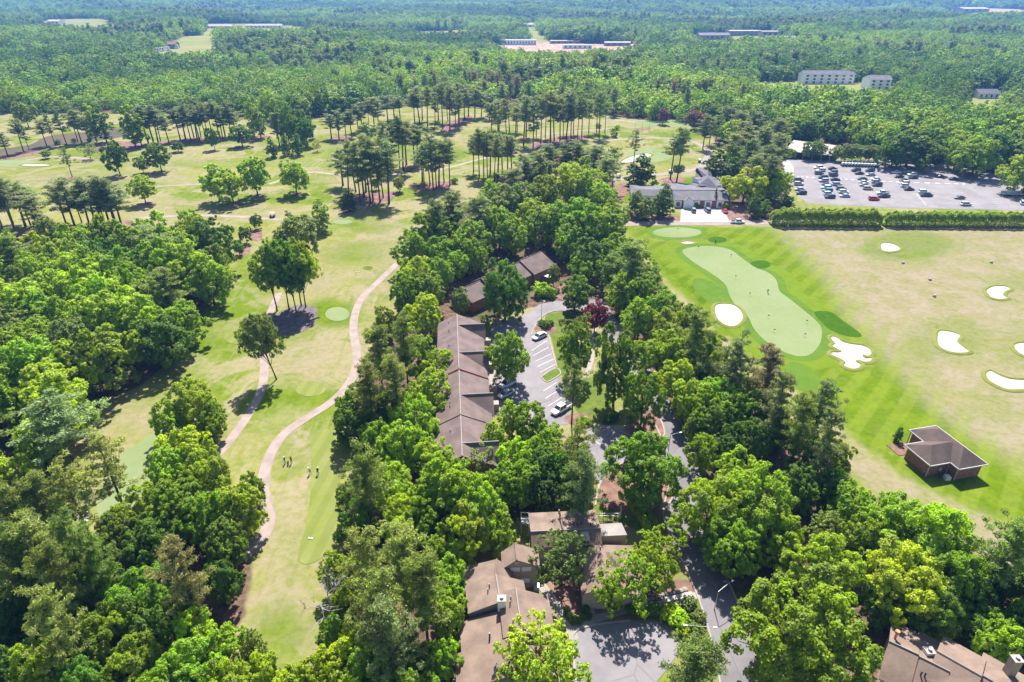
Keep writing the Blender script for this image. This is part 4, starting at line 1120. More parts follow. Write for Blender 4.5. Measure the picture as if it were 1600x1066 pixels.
def broad(seed, R=7.0, H=15.0, n_lobe=34, n_leaf=9000, leaf=0.34, cbase=0.24, lobe=(0.24, 0.36), cone=0.0, cl=12, open_=0.0, trunk_r=0.34):
    g = np.random.default_rng(seed)
    zc = H * (cbase + (1 - cbase) * 0.45)
    up, dn = H - zc, zc - H * cbase
    i = np.arange(n_lobe) + 0.5
    ph = np.arccos(1 - 2 * i / n_lobe); th = np.pi * (1 + 5 ** 0.5) * i + g.uniform(0, 6)
    d = np.stack([np.cos(th) * np.sin(ph), np.sin(th) * np.sin(ph), np.cos(ph)], 1) + g.normal(size=(n_lobe, 3)) * 0.16
    d /= np.linalg.norm(d, axis=1, keepdims=True)
    f = g.uniform(0.60, 0.80 + open_, n_lobe)
    f[g.random(n_lobe) < 0.18] *= 0.55
    # uneven outline: a few directions bulge or fall back
    wob = 1 + 0.17 * np.sin(2 * th + g.uniform(0, 6)) * np.sin(ph) + 0.10 * np.sin(3 * th + 1.3 * ph + g.uniform(0, 6))
    f = f * wob
    lc = np.stack([d[:, 0] * R * f, d[:, 1] * R * f, zc + d[:, 2] * np.where(d[:, 2] > 0, up, dn) * f], 1)
    if cone > 0:
        hfac = np.clip((lc[:, 2] - H * cbase) / (H * (1 - cbase)), 0, 1)
        k = 1 - cone * hfac
        lc[:, 0] *= k; lc[:, 1] *= k
        lr = R * g.uniform(*lobe, n_lobe) * (1 - cone * 0.55 * hfac)
    else:
        lr = R * g.uniform(*lobe, n_lobe)
    # clumps on lobes, leaves on clumps
    ncl = n_lobe * cl
    li = np.repeat(np.arange(n_lobe), cl)
    cd = sphere_dirs(ncl, g)
    out = lc - np.array([0, 0, zc - 0.25 * H]); out /= np.linalg.norm(out, axis=1, keepdims=True)
    cd = cd + 0.45 * out[li] + np.array([0, 0, 0.18]); cd /= np.linalg.norm(cd, axis=1, keepdims=True)
    cc = lc[li] + cd * (lr[li] * g.uniform(0.62, 1.12, ncl))[:, None] * np.array([1, 1, 0.82])
    cr = lr[li] * g.uniform(0.26, 0.46, ncl)
    # clumps buried deep inside other lobes are never seen
    dist = np.linalg.norm(cc[:, None, :] - lc[None], axis=2) / lr[None]
    dist[np.arange(ncl), li] = 9
    keep = dist.min(1) > 0.62
    cc, cd, cr, li = cc[keep], cd[keep], cr[keep], li[keep]
    w = cr ** 2; w /= w.sum()
    k = g.choice(len(cc), n_leaf, p=w)
    ld = sphere_dirs(n_leaf, g)
    ld = ld + 0.35 * cd[k] + np.array([0, 0, 0.2]); ld /= np.linalg.norm(ld, axis=1, keepdims=True)
    pos = cc[k] + ld * (cr[k] * g.uniform(0.35, 1.1, n_leaf))[:, None] * np.array([1, 1, 0.75])
    # the crown as a whole fills its stated width and height
    kx = R / np.percentile(np.hypot(pos[:, 0], pos[:, 1]), 94)
    z0_, z1_ = np.percentile(pos[:, 2], 1.5), np.percentile(pos[:, 2], 99.5)
    zb = max(0.03, cbase) * H; kz = (H - zb) / (z1_ - z0_)
    pos = np.stack([pos[:, 0] * kx, pos[:, 1] * kx, np.maximum(0.3, zb + (pos[:, 2] - z0_) * kz)], 1)
    lc = np.stack([lc[:, 0] * kx, lc[:, 1] * kx, zb + (lc[:, 2] - z0_) * kz], 1)
    nr = 0.75 * ld + 0.45 * cd[k] + np.array([0, 0, 0.35]) + 0.55 * g.normal(size=(n_leaf, 3))
    lv = np.clip(0.35 * g.random(len(lr))[li[k]] + 0.3 * g.random(len(cc))[k] + 0.35 * g.random(n_leaf), 0, 1)
    crown = leaves_mesh('crown', pos, nr, leaf, 0.62, lv, M['leaf'], g)
    mb = MB()
    ztop = zc + 0.1 * H
    bend = g.normal(size=2) * 0.25
    mb.tube([(0, 0, -0.3), (0.05, 0, H * 0.1), (bend[0] * .5, bend[1] * .5, H * 0.3), (bend[0], bend[1], ztop)], [trunk_r * 1.35, trunk_r, trunk_r * 0.8, trunk_r * 0.3], 7)
    for j in g.choice(n_lobe, min(n_lobe, 12), replace=False):
        z0 = H * g.uniform(0.22, 0.5)
        p1 = lc[j]
        mid = np.array([p1[0] * 0.45, p1[1] * 0.45, z0 + (p1[2] - z0) * 0.6])
        mb.tube([(bend[0] * .5, bend[1] * .5, z0), mid, p1], [trunk_r * 0.45, trunk_r * 0.28, trunk_r * 0.08], 4)
    trunk = mb.data('trunk', M['bark'], True)
    return crown, trunk
def pine(seed, H=22.0, Rc=3.7, base=0.5, n_br=28, per=44, leaf=0.40, tr=0.26, tuft=1.1):
    g = np.random.default_rng(seed)
    lean = g.normal(size=2) * 0.5
    def ax_(z): t = z / H; return np.array([lean[0] * t * t, lean[1] * t * t, z])
    mb = MB()
    mb.tube([ax_(-0.3), ax_(H * .15), ax_(H * .5), ax_(H * .8), ax_(H * .97)], [tr * 1.25, tr, tr * .8, tr * .5, tr * .12], 7)
    tc, trd = [], []
    for i in range(n_br):
        t = (i + g.uniform(0, 1)) / n_br
        z = H * (base + (0.985 - base) * t)
        prof = math.sin(math.pi * min(1, 0.22 + 0.80 * t)) ** 0.7 if t < 0.9 else 0.42
        L = Rc * prof * g.uniform(0.35, 1.25)
        a = i * 2.399 + g.normal() * 0.5
        rise = L * g.uniform(0.05, 0.55) * (0.4 + t)
        o = ax_(z)
        e = o + np.array([math.cos(a) * L, math.sin(a) * L, rise])
        mb.tube([o, (o + e) / 2 + np.array([0, 0, -0.1]), e], [tr * .28, tr * .16, tr * .05], 4)
        m = 2 + int(L > 1.8) + int(L > 2.8)
        for k in range(m):
            s = 1 - k * 0.3
            tc.append(o + (e - o) * s + g.normal(size=3) * np.array([.35, .35, .18]) + np.array([0, 0, .2]))
            trd.append(tuft * g.uniform(0.7, 1.25))
    tc = np.array(tc); trd = np.array(trd)
    n = len(tc) * per
    k = np.repeat(np.arange(len(tc)), per)
    d = sphere_dirs(n, g); d[:, 2] = d[:, 2] * 0.8 + 0.25
    pos = tc[k] + d * (trd[k] * g.uniform(0.25, 1.0, n))[:, None] * np.array([1, 1, 0.62])
    nr = g.normal(size=(n, 3)) + d * 0.6 + np.array([0, 0, .3])
    lv = np.clip(0.45 * g.random(len(tc))[k] + 0.5 * g.random(n), 0, 1)
    return leaves_mesh('crown', pos, nr, leaf, 0.26, lv, M['needle'], g), mb.data('trunk', M['bark_pine'], True)

PROTO = {
    'big': [broad(100 + i, 9.5, 18.0, 58, 36000, 0.28, 0.14, (0.16, 0.26), trunk_r=0.42) for i in range(4)],
    'mid': [broad(200 + i, 7.0, 15.0, 40, 16000, 0.29, 0.14, (0.19, 0.31)) for i in range(6)],
    'hib': [broad(250 + i, 7.0, 16.0, 36, 13000, 0.29, 0.42, (0.2, 0.32), trunk_r=0.26) for i in range(3)],
    'sml': [broad(300 + i, 5.0, 11.0, 26, 5600, 0.33, 0.24, (0.24, 0.38), trunk_r=0.22) for i in range(5)],
    'spa': [broad(400 + i, 6.0, 12.5, 46, 5600, 0.25, 0.22, (0.13, 0.22), cl=9, open_=0.16, trunk_r=0.22) for i in range(3)],
    'con': [broad(500 + i, 4.0, 11.0, 46, 7000, 0.26, 0.03, (0.2, 0.3), cone=0.72, trunk_r=0.2) for i in range(3)],
    'col': [broad(540 + i, 3.6, 17.0, 40, 5000, 0.32, 0.12, (0.24, 0.36), cone=0.25, trunk_r=0.25) for i in range(3)],
    'shr': [broad(600 + i, 1.5, 2.2, 22, 1500, 0.16, 0.02, (0.3, 0.42), trunk_r=0.06) for i in range(3)],
    'pin': [pine(700 + i, base=b) for i, b in enumerate((.42, .52, .36, .54, .46))],
    'pbg': [pine(750 + i, 21.0, 5.2, .34, 46, 62, 0.34, 0.3, 1.05) for i in range(4)],   # broad pine seen from above
    'psp': [pine(790 + i, 17.0, 4.6, .42, 26, 40, 0.34, 0.24, 0.85) for i in range(2)],
}
DIM = {'hib': (7, 16), 'big': (9.5, 18.0), 'mid': (7, 15), 'sml': (5, 11), 'spa': (6, 12.5), 'con': (4, 11), 'col': (3.6, 17), 'shr': (1.5, 2.2), 'pin': (3.7, 22), 'pbg': (5.2, 21), 'psp': (4.6, 17)}
TINT = {'g': (0.150, 0.300, 0.026), 'b': (0.200, 0.385, 0.030), 'y': (0.305, 0.450, 0.028), 'd': (0.088, 0.205, 0.026), 'k': (0.058, 0.145, 0.028), 'o': (0.175, 0.250, 0.062), 'l': (0.255, 0.330, 0.095),
        'p': (0.215, 0.285, 0.120), 'q': (0.175, 0.235, 0.110), 'v': (0.235, 0.225, 0.15), 'n': (0.27, 0.265, 0.115), 'r': (0.17, 0.035, 0.05), 'm': (0.26, 0.15, 0.16)}
TINT = {k_: (v_[0] * (1.26 if k_ in 'gbdk' else 1.02), v_[1], v_[2] * .95) for k_, v_ in TINT.items()}
COLWORD = {'g': 'green', 'y': 'yellow-green', 'b': 'bright green', 'd': 'dark green', 'k': 'deep green', 'o': 'olive green', 'l': 'pale olive', 'r': 'dark red', 'm': 'mauve', 'n': 'browning', 'p': 'grey-green', 'q': 'dark grey-green', 'v': 'purplish grey'}
def plant(kind, x, y, R, H, tint, label, cat, group=None, name=None, z=0.0, lean=0.0):
    pr = rnd.choice(PROTO[kind])
    r0, h0 = DIM[kind]
    nm = name or ('pine_tree' if kind in ('pin', 'pbg', 'psp') else ('shrub' if kind == 'shr' else 'broadleaf_tree'))
    root = empty(nm, (x, y, z), rnd.uniform(0, 6.28), (R / r0, R / r0 * rnd.uniform(.92, 1.08), H / h0))
    if lean: root.rotation_euler = (0, lean, 0)
    elif kind == 'pin': root.rotation_euler = (rnd.gauss(0, .025), rnd.gauss(0, .03), rnd.uniform(0, 6.28))
    c = link('crown', pr[0], root)
    link('trunk', pr[1], root)
    t = TINT[tint]
    j = rnd.uniform(0.86, 1.16); k = rnd.uniform(0.93, 1.07)
    c.color = (t[0] * j * k, t[1] * j, t[2] * j, 1)
    tag(root, label, cat, group)
    if group: REG.setdefault(group, []).append(root)
    return root
REG = {}
NB = [0]; NP = [0]
PLACED = []
def auto(u, v, r, kind, tint, where, label=None, cat='tree', group=None, hf=1.0, name=None):
    """tree whose crown is seen at pixel (u,v) with radius r"""
    Rm, H = 6.0, 14.0
    for _ in range(8):
        if kind in ('pin', 'pbg', 'psp'): H = (19.0 if kind == 'pbg' else 20.0) * hf; zc = H * 0.74
        elif kind == 'shr': H = 1.45 * Rm; zc = H * .55
        elif kind == 'con': H = 2.7 * Rm; zc = H * .42
        else: H = min(max(1.55 * Rm + 4.2, 4.0), 19.0) * hf; zc = H * 0.6
        Rm = 0.94 * r / PXM(u, v, zc)
    x, y = G(u, v, zc)
    PLACED.append((x, y, Rm))
    k2 = kind
    if kind == 'b': k2 = 'big' if r > 40 else ('mid' if r > 19 else 'sml')
    typ = 'pine' if kind in ('pin', 'pbg', 'psp') else ('broadleaf tree' if kind not in ('con', 'shr') else ('conical evergreen' if kind == 'con' else 'clipped shrub'))
    lb = label or '%s %s %s' % (COLWORD[tint], typ, where)
    gr = group if label else lb
    if kind in ('pin', 'pbg', 'psp'): NP[0] += 1
    else: NB[0] += 1
    return plant(k2, x, y, Rm, H, tint, lb, 'pine' if typ == 'pine' else ('shrub' if kind == 'shr' else 'tree'), gr, name)
def based(bx, by, ty, r, kind, tint, label, group=None, dx=0.0):
    """tree whose foot (bx,by) and top row ty are seen"""
    x, y = G(bx, by)
    H = top_height(bx, by, ty)
    Rm = r / PXM(bx, by, H * 0.6)
    k2 = kind
    if kind == 'b': k2 = 'big' if r > 40 else ('mid' if r > 19 else 'sml')
    if kind in ('pin', 'pbg', 'psp'): NP[0] += 1
    else: NB[0] += 1
    PLACED.append((x, y, Rm))
    return plant(k2, x, y, Rm, H, tint, label, 'pine' if kind in ('pin', 'pbg', 'psp') else 'tree', group, lean=dx)

# ------------------------------------------------------------------ single trees on the fairways
SINGLE = [
    (432, 593, 494, 32, 'hib', 'o', 'leaning olive tree standing alone beside the narrow path', -0.16),
    (113, 277, 233, 13, 'psp', 'o', 'open-branched tree alone on a brown mulch ring'),
    (188, 274, 222, 21, 'sml', 'd', 'round dark tree alone on the fairway beside the open-branched tree'),
    (253, 268, 224, 22, 'sml', 'd', 'larger dark tree of a close pair on the fairway'),
    (225, 270, 244, 12, 'sml', 'g', 'smaller tree of a close pair on the fairway'),
    (228, 318, 275, 23, 'sml', 'b', 'bright green tree beside the tall pine clump on the fairway'),
    (279, 238, 222, 11, 'sml', 'd', 'small wide tree near the row of thin pines'),
    (74, 248, 235, 8, 'sml', 'g', 'very small bushy tree beside the pale path by the pond'),
    (142, 249, 224, 14, 'spa', 'l', 'thin pale olive tree near the pond bank'),
    (45, 199, 160, 18, 'sml', 'g', 'round tree standing alone behind the pond'),
    (365, 318, 270, 26, 'sml', 'y', 'front maple of three clustered yellow-green maples'),
    (403, 306, 246, 27, 'sml', 'b', 'tallest maple of three clustered yellow-green maples'),
    (343, 314, 258, 28, 'sml', 'b', 'widest maple of three clustered yellow-green maples'),
    (464, 303, 253, 26, 'sml', 'y', 'yellow-green maple alone on its mulch ring beside the three maples'),
    (336, 234, 200, 12, 'sml', 'd', 'small dark round tree beside the thin pine row'),
    (379, 229, 196, 19, 'sml', 'd', 'dark green spreading tree near the three clipped cones'),
    (398, 214, 150, 12, 'col', 'b', 'tall narrow bright tree in the fairway grove'),
    (408, 216, 168, 13, 'col', 'g', 'second tall narrow tree in the fairway grove, lower and darker'),
    (496, 237, 218, 7, 'spa', 'l', 'tiny thin sapling beside the three clipped cones'),
    (452, 226, 160, 20, 'b', 'b', 'round bright tree rising behind the dark spreading oaks'),
    (470, 222, 172, 22, 'b', 'd', 'dark spreading oak behind the three clipped cones'),
    (481, 229, 186, 18, 'sml', 'd', 'lower dark oak at the edge of the oak group'),
    (437, 228, 176, 17, 'pbg', 'q', 'grey pine beside the dark spreading oaks'),
    (471, 478, 378, 32, 'hib', 'g', 'tall tree on the grey mulch bed, crown facing the tee box'),
    (478, 480, 388, 30, 'hib', 'b', 'bright tall tree on the grey mulch bed, beside the round tee box'),
    (433, 486, 385, 34, 'hib', 'g', 'tall tree on the grey mulch bed next to the narrow path'),
    (452, 484, 375, 34, 'hib', 'g', 'tallest tree in the middle of the grey mulch bed'),
    (463, 488, 395, 28, 'hib', 'd', 'dark green tree in the middle of the grey mulch bed'),
    (545, 331, 296, 13, 'con', 'k', 'dark pyramidal evergreen on a mulch ring by the pine bed'),
    (624, 300, 276, 11, 'sml', 'l', 'pale round small tree beside the pine bed'),
    (588, 297, 280, 8, 'sml', 'l', 'smallest pale bush tree among the pine trunks'),
    (577, 222, 192, 20, 'sml', 'l', 'pale green round tree between two pine groups'),
    (1160, 318, 262, 32, 'b', 'y', 'bright spreading tree beside the clubhouse wing'),
    (1203, 312, 262, 30, 'b', 'y', 'bright spreading tree beside the car park entry'),
    (1115, 287, 234, 24, 'con', 'k', 'dark magnolia behind the clubhouse'),
    (1142, 283, 246, 18, 'con', 'd', 'paler magnolia behind the clubhouse'),
    (1002, 292, 243, 25, 'con', 'k', 'broad conical magnolia on red mulch beside the clubhouse'),
    (992, 338, 298, 15, 'con', 'o', 'shorter olive magnolia in front of the clubhouse wing'),
    (1008, 344, 306, 16, 'con', 'o', 'lowest olive magnolia beside the clubhouse road'),
    (1034, 338, 288, 21, 'con', 'd', 'tall dark magnolia in front of the clubhouse wing'),
    (1175, 340, 308, 13, 'con', 'k', 'small dark magnolia by the tall hedge'),
    (1193, 338, 312, 12, 'con', 'd', 'small green evergreen by the tall hedge'),
    (1225, 328, 300, 13, 'con', 'k', 'round dark evergreen at the car park corner'),
    (1000, 672, 582, 33, 'b', 'g', 'dense tree on the kerbed island by the road bend'),
    (1000, 786, 688, 60, 'b', 'g', 'wide round tree on the kerbed mulch island'),
    (795, 598, 520, 34, 'b', 'g', 'round tree beside the two white parked cars'),
    (789, 500, 412, 43, 'b', 'd', 'large dense dark tree at the end of the long row house'),
    (897, 488, 434, 29, 'b', 'd', 'compact dark tree beside the curving drive'),
    (958, 635, 505, 40, 'b', 'd', 'large dark tree on the lawn between drive and road'),
    (897, 590, 505, 26, 'b', 'g', 'slim green tree beside the parking court kerb'),
    (893, 662, 562, 27, 'psp', 'o', 'tall thin pine beside the white pickup truck'),
    (928, 520, 474, 23, 'sml', 'r', 'dark red maple beside the road'),
    (900, 545, 492, 26, 'spa', 'o', 'soft olive tree in front of the red maple'),
    (505, 362, 312, 19, 'con', 'b', 'bright green spiky conifer beside the cart path'),
    (405, 1045, 985, 22, 'con', 'o', 'olive cedar with upright twigs at the end of the tee strip'),
    (1072, 1120, 1010, 55, 'pbg', 'o', 'rounded olive pine beside the turning court'),
]
for t in SINGLE: based(*t[:7], None, t[7] if len(t) > 7 else 0.0)
for i, (bx, by, ty, r) in enumerate(((427, 246, 214, 10), (448, 243, 211, 8.5), (466, 243, 209, 10.5))):
    based(bx, by, ty, r, 'con', 'd', ('wide clipped cone tree standing a little apart from two others', 'slimmest of three clipped cone trees', 'widest of three clipped cone trees, beside the slim one')[i], 'clipped cone trees')
for i, (bx, by, ty, r) in enumerate(((402, 358, 336, 10), (386, 380, 355, 11), (375, 399, 375, 10))):
    based(bx, by, ty, r, 'sml', 'd', ('round clipped tree in the mulch strip, farthest from the grey mulch bed', 'largest round clipped tree in the middle of the mulch strip', 'round clipped tree in the mulch strip, nearest the grey mulch bed')[i], 'round clipped trees')
for px_, lab in (((462, 365, 40, 'b', 'o'), 'low wide olive tree behind the tall trees of the mulch bed'),):
    auto(*px_, '', lab)

# pines with visible feet: (foot x, foot y, top y)
def pines(lst, where, tints='ppq', rr=(0.75, 1.35), base_r=4.7, kind='pin'):
    for bx, by, ty in lst:
        x, y = G(bx, by)
        H = top_height(bx, by, ty) * rnd.uniform(.88, 1.1)
        t = rnd.choice(tints)
        lb = '%s pine with bare trunk %s' % (COLWORD[t], where)
        PLACED.append((x, y, 3)); NP[0] += 1
        plant(kind, x, y, base_r * rnd.uniform(*rr), H, t, lb, 'pine', lb)
pines([(10, 372, 285), (28, 370, 280), (48, 352, 279), (40, 354, 290), (57, 350, 288), (-8, 368, 282), (20, 350, 292), (66, 362, 300)], 'in the clump by the dense wood')
pines([(104, 352, 286), (118, 356, 284), (140, 352, 280), (150, 350, 288), (165, 359, 284), (172, 352, 290), (185, 360, 287), (191, 356, 292), (128, 348, 296), (158, 345, 285), (178, 346, 290)], 'in the clump on red straw')
pines([(104, 226, 170), (128, 224, 172), (140, 222, 178), (37, 237, 188), (46, 235, 192), (12, 243, 205), (73, 228, 192), (86, 226, 180), (122, 222, 168), (150, 220, 176)], 'on the pond bank', base_r=3.9)
for a in ((152, 222, 163, 14, 'col', 'b', 'tall narrow bright tree among the pond bank pines'), (167, 222, 170, 16, 'col', 'd', 'tall narrow dark tree among the pond bank pines'), (212, 229, 164, 18, 'col', 'b', 'broad ivy-clad bright tree by the pond'), (222, 229, 175, 14, 'col', 'g', 'darker ivy-clad tree by the pond')):
    based(*a)
pines([(232, 224, 165), (240, 223, 170), (247, 222, 163), (251, 221, 172), (264, 223, 182), (282, 219, 170), (290, 217, 162), (303, 215, 166), (308, 216, 160), (314, 214, 165), (322, 216, 160), (333, 215, 164), (343, 214, 160), (352, 213, 166), (362, 214, 165), (370, 212, 170), (348, 217, 162), (326, 219, 165), (298, 219, 166), (312, 220, 170)], 'in the long thin row')
pines([(563, 316, 228), (569, 309, 222), (579, 319, 222), (583, 314, 218), (594, 316, 225), (599, 309, 224), (608, 318, 228), (556, 300, 232), (536, 290, 228), (572, 300, 214), (545, 306, 226)], 'on the straw bed')
pines([(518, 217, 176), (530, 218, 172), (541, 216, 176), (550, 215, 168), (585, 203, 150), (577, 202, 154), (566, 204, 156), (592, 200, 156), (560, 206, 160), (606, 190, 146), (616, 186, 150), (626, 190, 148)], 'in the sparse edge group')
pines([(625, 267, 188), (630, 267, 192), (614, 270, 194), (648, 257, 192), (653, 256, 196), (604, 262, 196), (635, 258, 198), (598, 254, 200)], 'in the mid-fairway group')
pines([(663, 293, 222), (677, 297, 215), (682, 295, 220), (686, 291, 214), (703, 290, 216), (672, 290, 224), (694, 286, 222), (660, 284, 228)], 'on the straw bed with the pale bush')
pines([(656, 194, 138), (668, 198, 136), (692, 201, 134), (703, 204, 138), (717, 191, 136), (732, 182, 134), (718, 197, 140), (680, 196, 140), (648, 196, 142), (726, 188, 138), (742, 184, 138), (660, 188, 140), (700, 190, 134), (712, 200, 142), (685, 188, 134), (752, 182, 140), (765, 186, 142)], 'in the tall grove')
pines([(833, 230, 152), (845, 224, 150), (860, 222, 148), (866, 220, 152), (875, 219, 148), (885, 217, 150), (892, 216, 146), (902, 217, 150), (909, 214, 148), (818, 226, 156), (852, 214, 150), (880, 210, 150), (896, 208, 150), (920, 208, 152), (932, 206, 150), (945, 208, 152), (936, 214, 148), (838, 212, 154), (822, 214, 156), (805, 216, 158), (792, 220, 160), (780, 214, 162), (808, 206, 156), (768, 212, 166), (796, 206, 158), (778, 204, 160)], 'in the wide grove')
pines([(749, 277, 208), (756, 277, 204), (762, 280, 212), (772, 284, 206), (778, 278, 204), (793, 272, 208), (766, 272, 206), (740, 270, 212), (785, 268, 214), (800, 275, 205)], 'in the clump above the thicket', base_r=4.2)
pines([(1047, 280, 209), (1057, 285, 207)], 'of the pair behind the clubhouse', 'p', base_r=4.0)
pines([(990, 256, 208)], 'beside the bunker near the clubhouse', 'p', base_r=5.2, kind='psp')
pines([(1118, 222, 176), (1098, 233, 184), (1108, 226, 180)], 'beside the clubhouse green', 'q', base_r=5.0, kind='pbg')

# ------------------------------------------------------------------ woods: crowns seen from above, (x, y, radius, kind, colour)
def wood(lst, where):
    for u, v, r, k, t in lst: auto(u, v, r, k, t, where)
wood([(300, 628, 42, 'b', 'b'), (262, 655, 30, 'b', 'b'), (330, 655, 26, 'b', 'g'), (290, 700, 40, 'b', 'y'), (262, 735, 36, 'b', 'b'), (320, 745, 42, 'b', 'g'), (372, 795, 40, 'b', 'b'), (330, 805, 48, 'b', 'g'),
      (275, 790, 48, 'b', 'g'), (225, 795, 44, 'b', 'g'), (185, 838, 42, 'b', 'd'), (395, 760, 20, 'b', 'g'), (350, 850, 36, 'b', 'd'), (232, 850, 42, 'b', 'd'), (150, 920, 50, 'b', 'd'), (210, 940, 50, 'b', 'g'),
      (175, 990, 46, 'b', 'g'), (345, 905, 28, 'b', 'd'), (20, 970, 44, 'b', 'k'), (112, 1000, 34, 'b', 'd'), (305, 985, 36, 'b', 'y'), (350, 1010, 36, 'b', 'b'), (300, 1045, 50, 'b', 'b'), (410, 1055, 34, 'b', 'y'),
      (210, 1040, 44, 'b', 'g'), (60, 1050, 55, 'b', 'g'), (130, 1075, 50, 'b', 'd'), (360, 1075, 44, 'b', 'b'), (-20, 1060, 50, 'b', 'd'), (20, 890, 40, 'b', 'd'), (90, 920, 36, 'b', 'g'), (250, 1090, 50, 'b', 'g'), (448, 1085, 34, 'b', 'y'), (30, 740, 30, 'b', 'b'), (50, 700, 30, 'b', 'b'), (285, 950, 34, 'b', 'd'), (240, 990, 38, 'b', 'd'), (262, 900, 30, 'b', 'd')], 'in the wood below the tee strip')
wood([(165, 722, 44, 'psp', 'l'), (108, 765, 46, 'psp', 'l'), (62, 790, 44, 'pbg', 'o'), (20, 800, 44, 'pbg', 'o'), (55, 850, 50, 'pbg', 'l'), (20, 870, 44, 'pbg', 'o'), (110, 850, 38, 'pbg', 'o'), (142, 868, 34, 'pbg', 'o'), (78, 975, 40, 'pbg', 'l'), (85, 900, 40, 'pbg', 'o')], 'in the wood below the tee strip')
auto(283, 890, 38, 'pbg', 'n', '', 'browning yellowish pine at the edge of the wood beside the tee strip')
wood([(590, 545, 32, 'pbg', 'o'), (630, 525, 26, 'pbg', 'o'), (660, 555, 32, 'b', 'g'), (690, 575, 28, 'b', 'b'), (672, 610, 36, 'b', 'b'), (575, 600, 34, 'pbg', 'o'), (618, 592, 30, 'pbg', 'o'), (560, 632, 36, 'b', 'g'), (543, 660, 28, 'b', 'd'),
      (600, 640, 30, 'b', 'd'), (650, 652, 42, 'b', 'b'), (690, 640, 22, 'b', 'g'), (630, 695, 44, 'b', 'y'), (590, 690, 34, 'b', 'g'), (675, 715, 34, 'b', 'b'), (568, 745, 40, 'pbg', 'o'), (610, 760, 42, 'b', 'b'), (700, 765, 66, 'b', 'b'),
      (750, 790, 52, 'b', 'b'), (665, 800, 44, 'b', 'g'), (725, 830, 44, 'b', 'b'), (775, 830, 34, 'b', 'g'), (545, 780, 26, 'b', 'd'), (560, 815, 34, 'b', 'd'), (630, 812, 42, 'b', 'y'), (690, 850, 34, 'b', 'b'), (570, 870, 42, 'pbg', 'l'),
      (528, 890, 32, 'b', 'g'), (625, 875, 50, 'pbg', 'l'), (660, 920, 46, 'pbg', 'o'), (590, 945, 48, 'pbg', 'o'), (610, 990, 46, 'pbg', 'p'), (545, 930, 32, 'b', 'g'), (700, 905, 34, 'b', 'b'), (700, 960, 32, 'b', 'b'), (550, 1010, 38, 'b', 'y'),
      (640, 1040, 48, 'b', 'd'), (585, 1050, 42, 'b', 'g'), (505, 1045, 38, 'b', 'y'), (690, 1030, 28, 'b', 'b'), (470, 1075, 36, 'b', 'b'), (540, 1085, 40, 'b', 'b'), (650, 1100, 50, 'b', 'g'), (520, 985, 24, 'b', 'g'), (600, 500, 0.1 + 22, 'b', 'g')], 'in the cart path belt')
wood([(750, 722, 28, 'spa', 'l'), (806, 712, 32, 'b', 'y'), (772, 690, 28, 'b', 'b'), (830, 660, 34, 'b', 'g'), (800, 650, 24, 'b', 'b'), (855, 690, 34, 'b', 'g'), (850, 735, 34, 'b', 'd'), (880, 740, 34, 'b', 'd'), (905, 705, 36, 'psp', 'o'), (915, 745, 32, 'pbg', 'p'),
      (815, 755, 34, 'b', 'g'), (850, 765, 30, 'b', 'k'), (900, 775, 30, 'b', 'd'), (785, 755, 30, 'b', 'g')], 'between row house and condominium')
wood([(670, 360, 34, 'b', 'g'), (700, 345, 30, 'b', 'g'), (645, 390, 30, 'b', 'g'), (690, 392, 32, 'b', 'g'), (735, 375, 34, 'b', 'g'), (738, 398, 26, 'b', 'g'), (712, 412, 20, 'b', 'b'), (780, 350, 34, 'b', 'g'), (800, 366, 28, 'b', 'b'), (848, 350, 32, 'b', 'g'),
      (650, 425, 36, 'b', 'b'), (688, 425, 24, 'b', 'b'), (635, 455, 32, 'b', 'g'), (668, 455, 30, 'b', 'g'), (665, 490, 32, 'b', 'y'), (720, 468, 18, 'b', 'o'), (900, 345, 46, 'b', 'b'), (940, 355, 34, 'b', 'g'), (890, 376, 28, 'b', 'g'), (920, 395, 34, 'b', 'd'),
      (908, 418, 22, 'b', 'g'), (866, 428, 12, 'b', 'o'), (835, 335, 30, 'b', 'b'), (745, 330, 32, 'pbg', 'p'), (705, 320, 30, 'pbg', 'p'), (680, 335, 26, 'pbg', 'p'), (780, 318, 32, 'b', 'o'), (815, 310, 30, 'b', 'o'),
      (850, 300, 30, 'b', 'g'), (890, 285, 34, 'b', 'y'), (925, 290, 32, 'b', 'y'), (905, 265, 26, 'b', 'y'), (940, 310, 30, 'b', 'b'), (960, 335, 26, 'b', 'g'), (845, 275, 28, 'b', 'o'), (800, 285, 28, 'pbg', 'p'), (770, 300, 22, 'b', 'y'),
      (860, 245, 26, 'pbg', 'q'), (885, 240, 24, 'pbg', 'q'), (840, 255, 26, 'pbg', 'p'), (905, 240, 24, 'pbg', 'p'), (930, 245, 26, 'pbg', 'p'), (945, 265, 24, 'pbg', 'p'), (820, 262, 24, 'pbg', 'q'), (960, 250, 22, 'psp', 'p')], 'in the thicket behind the row house')
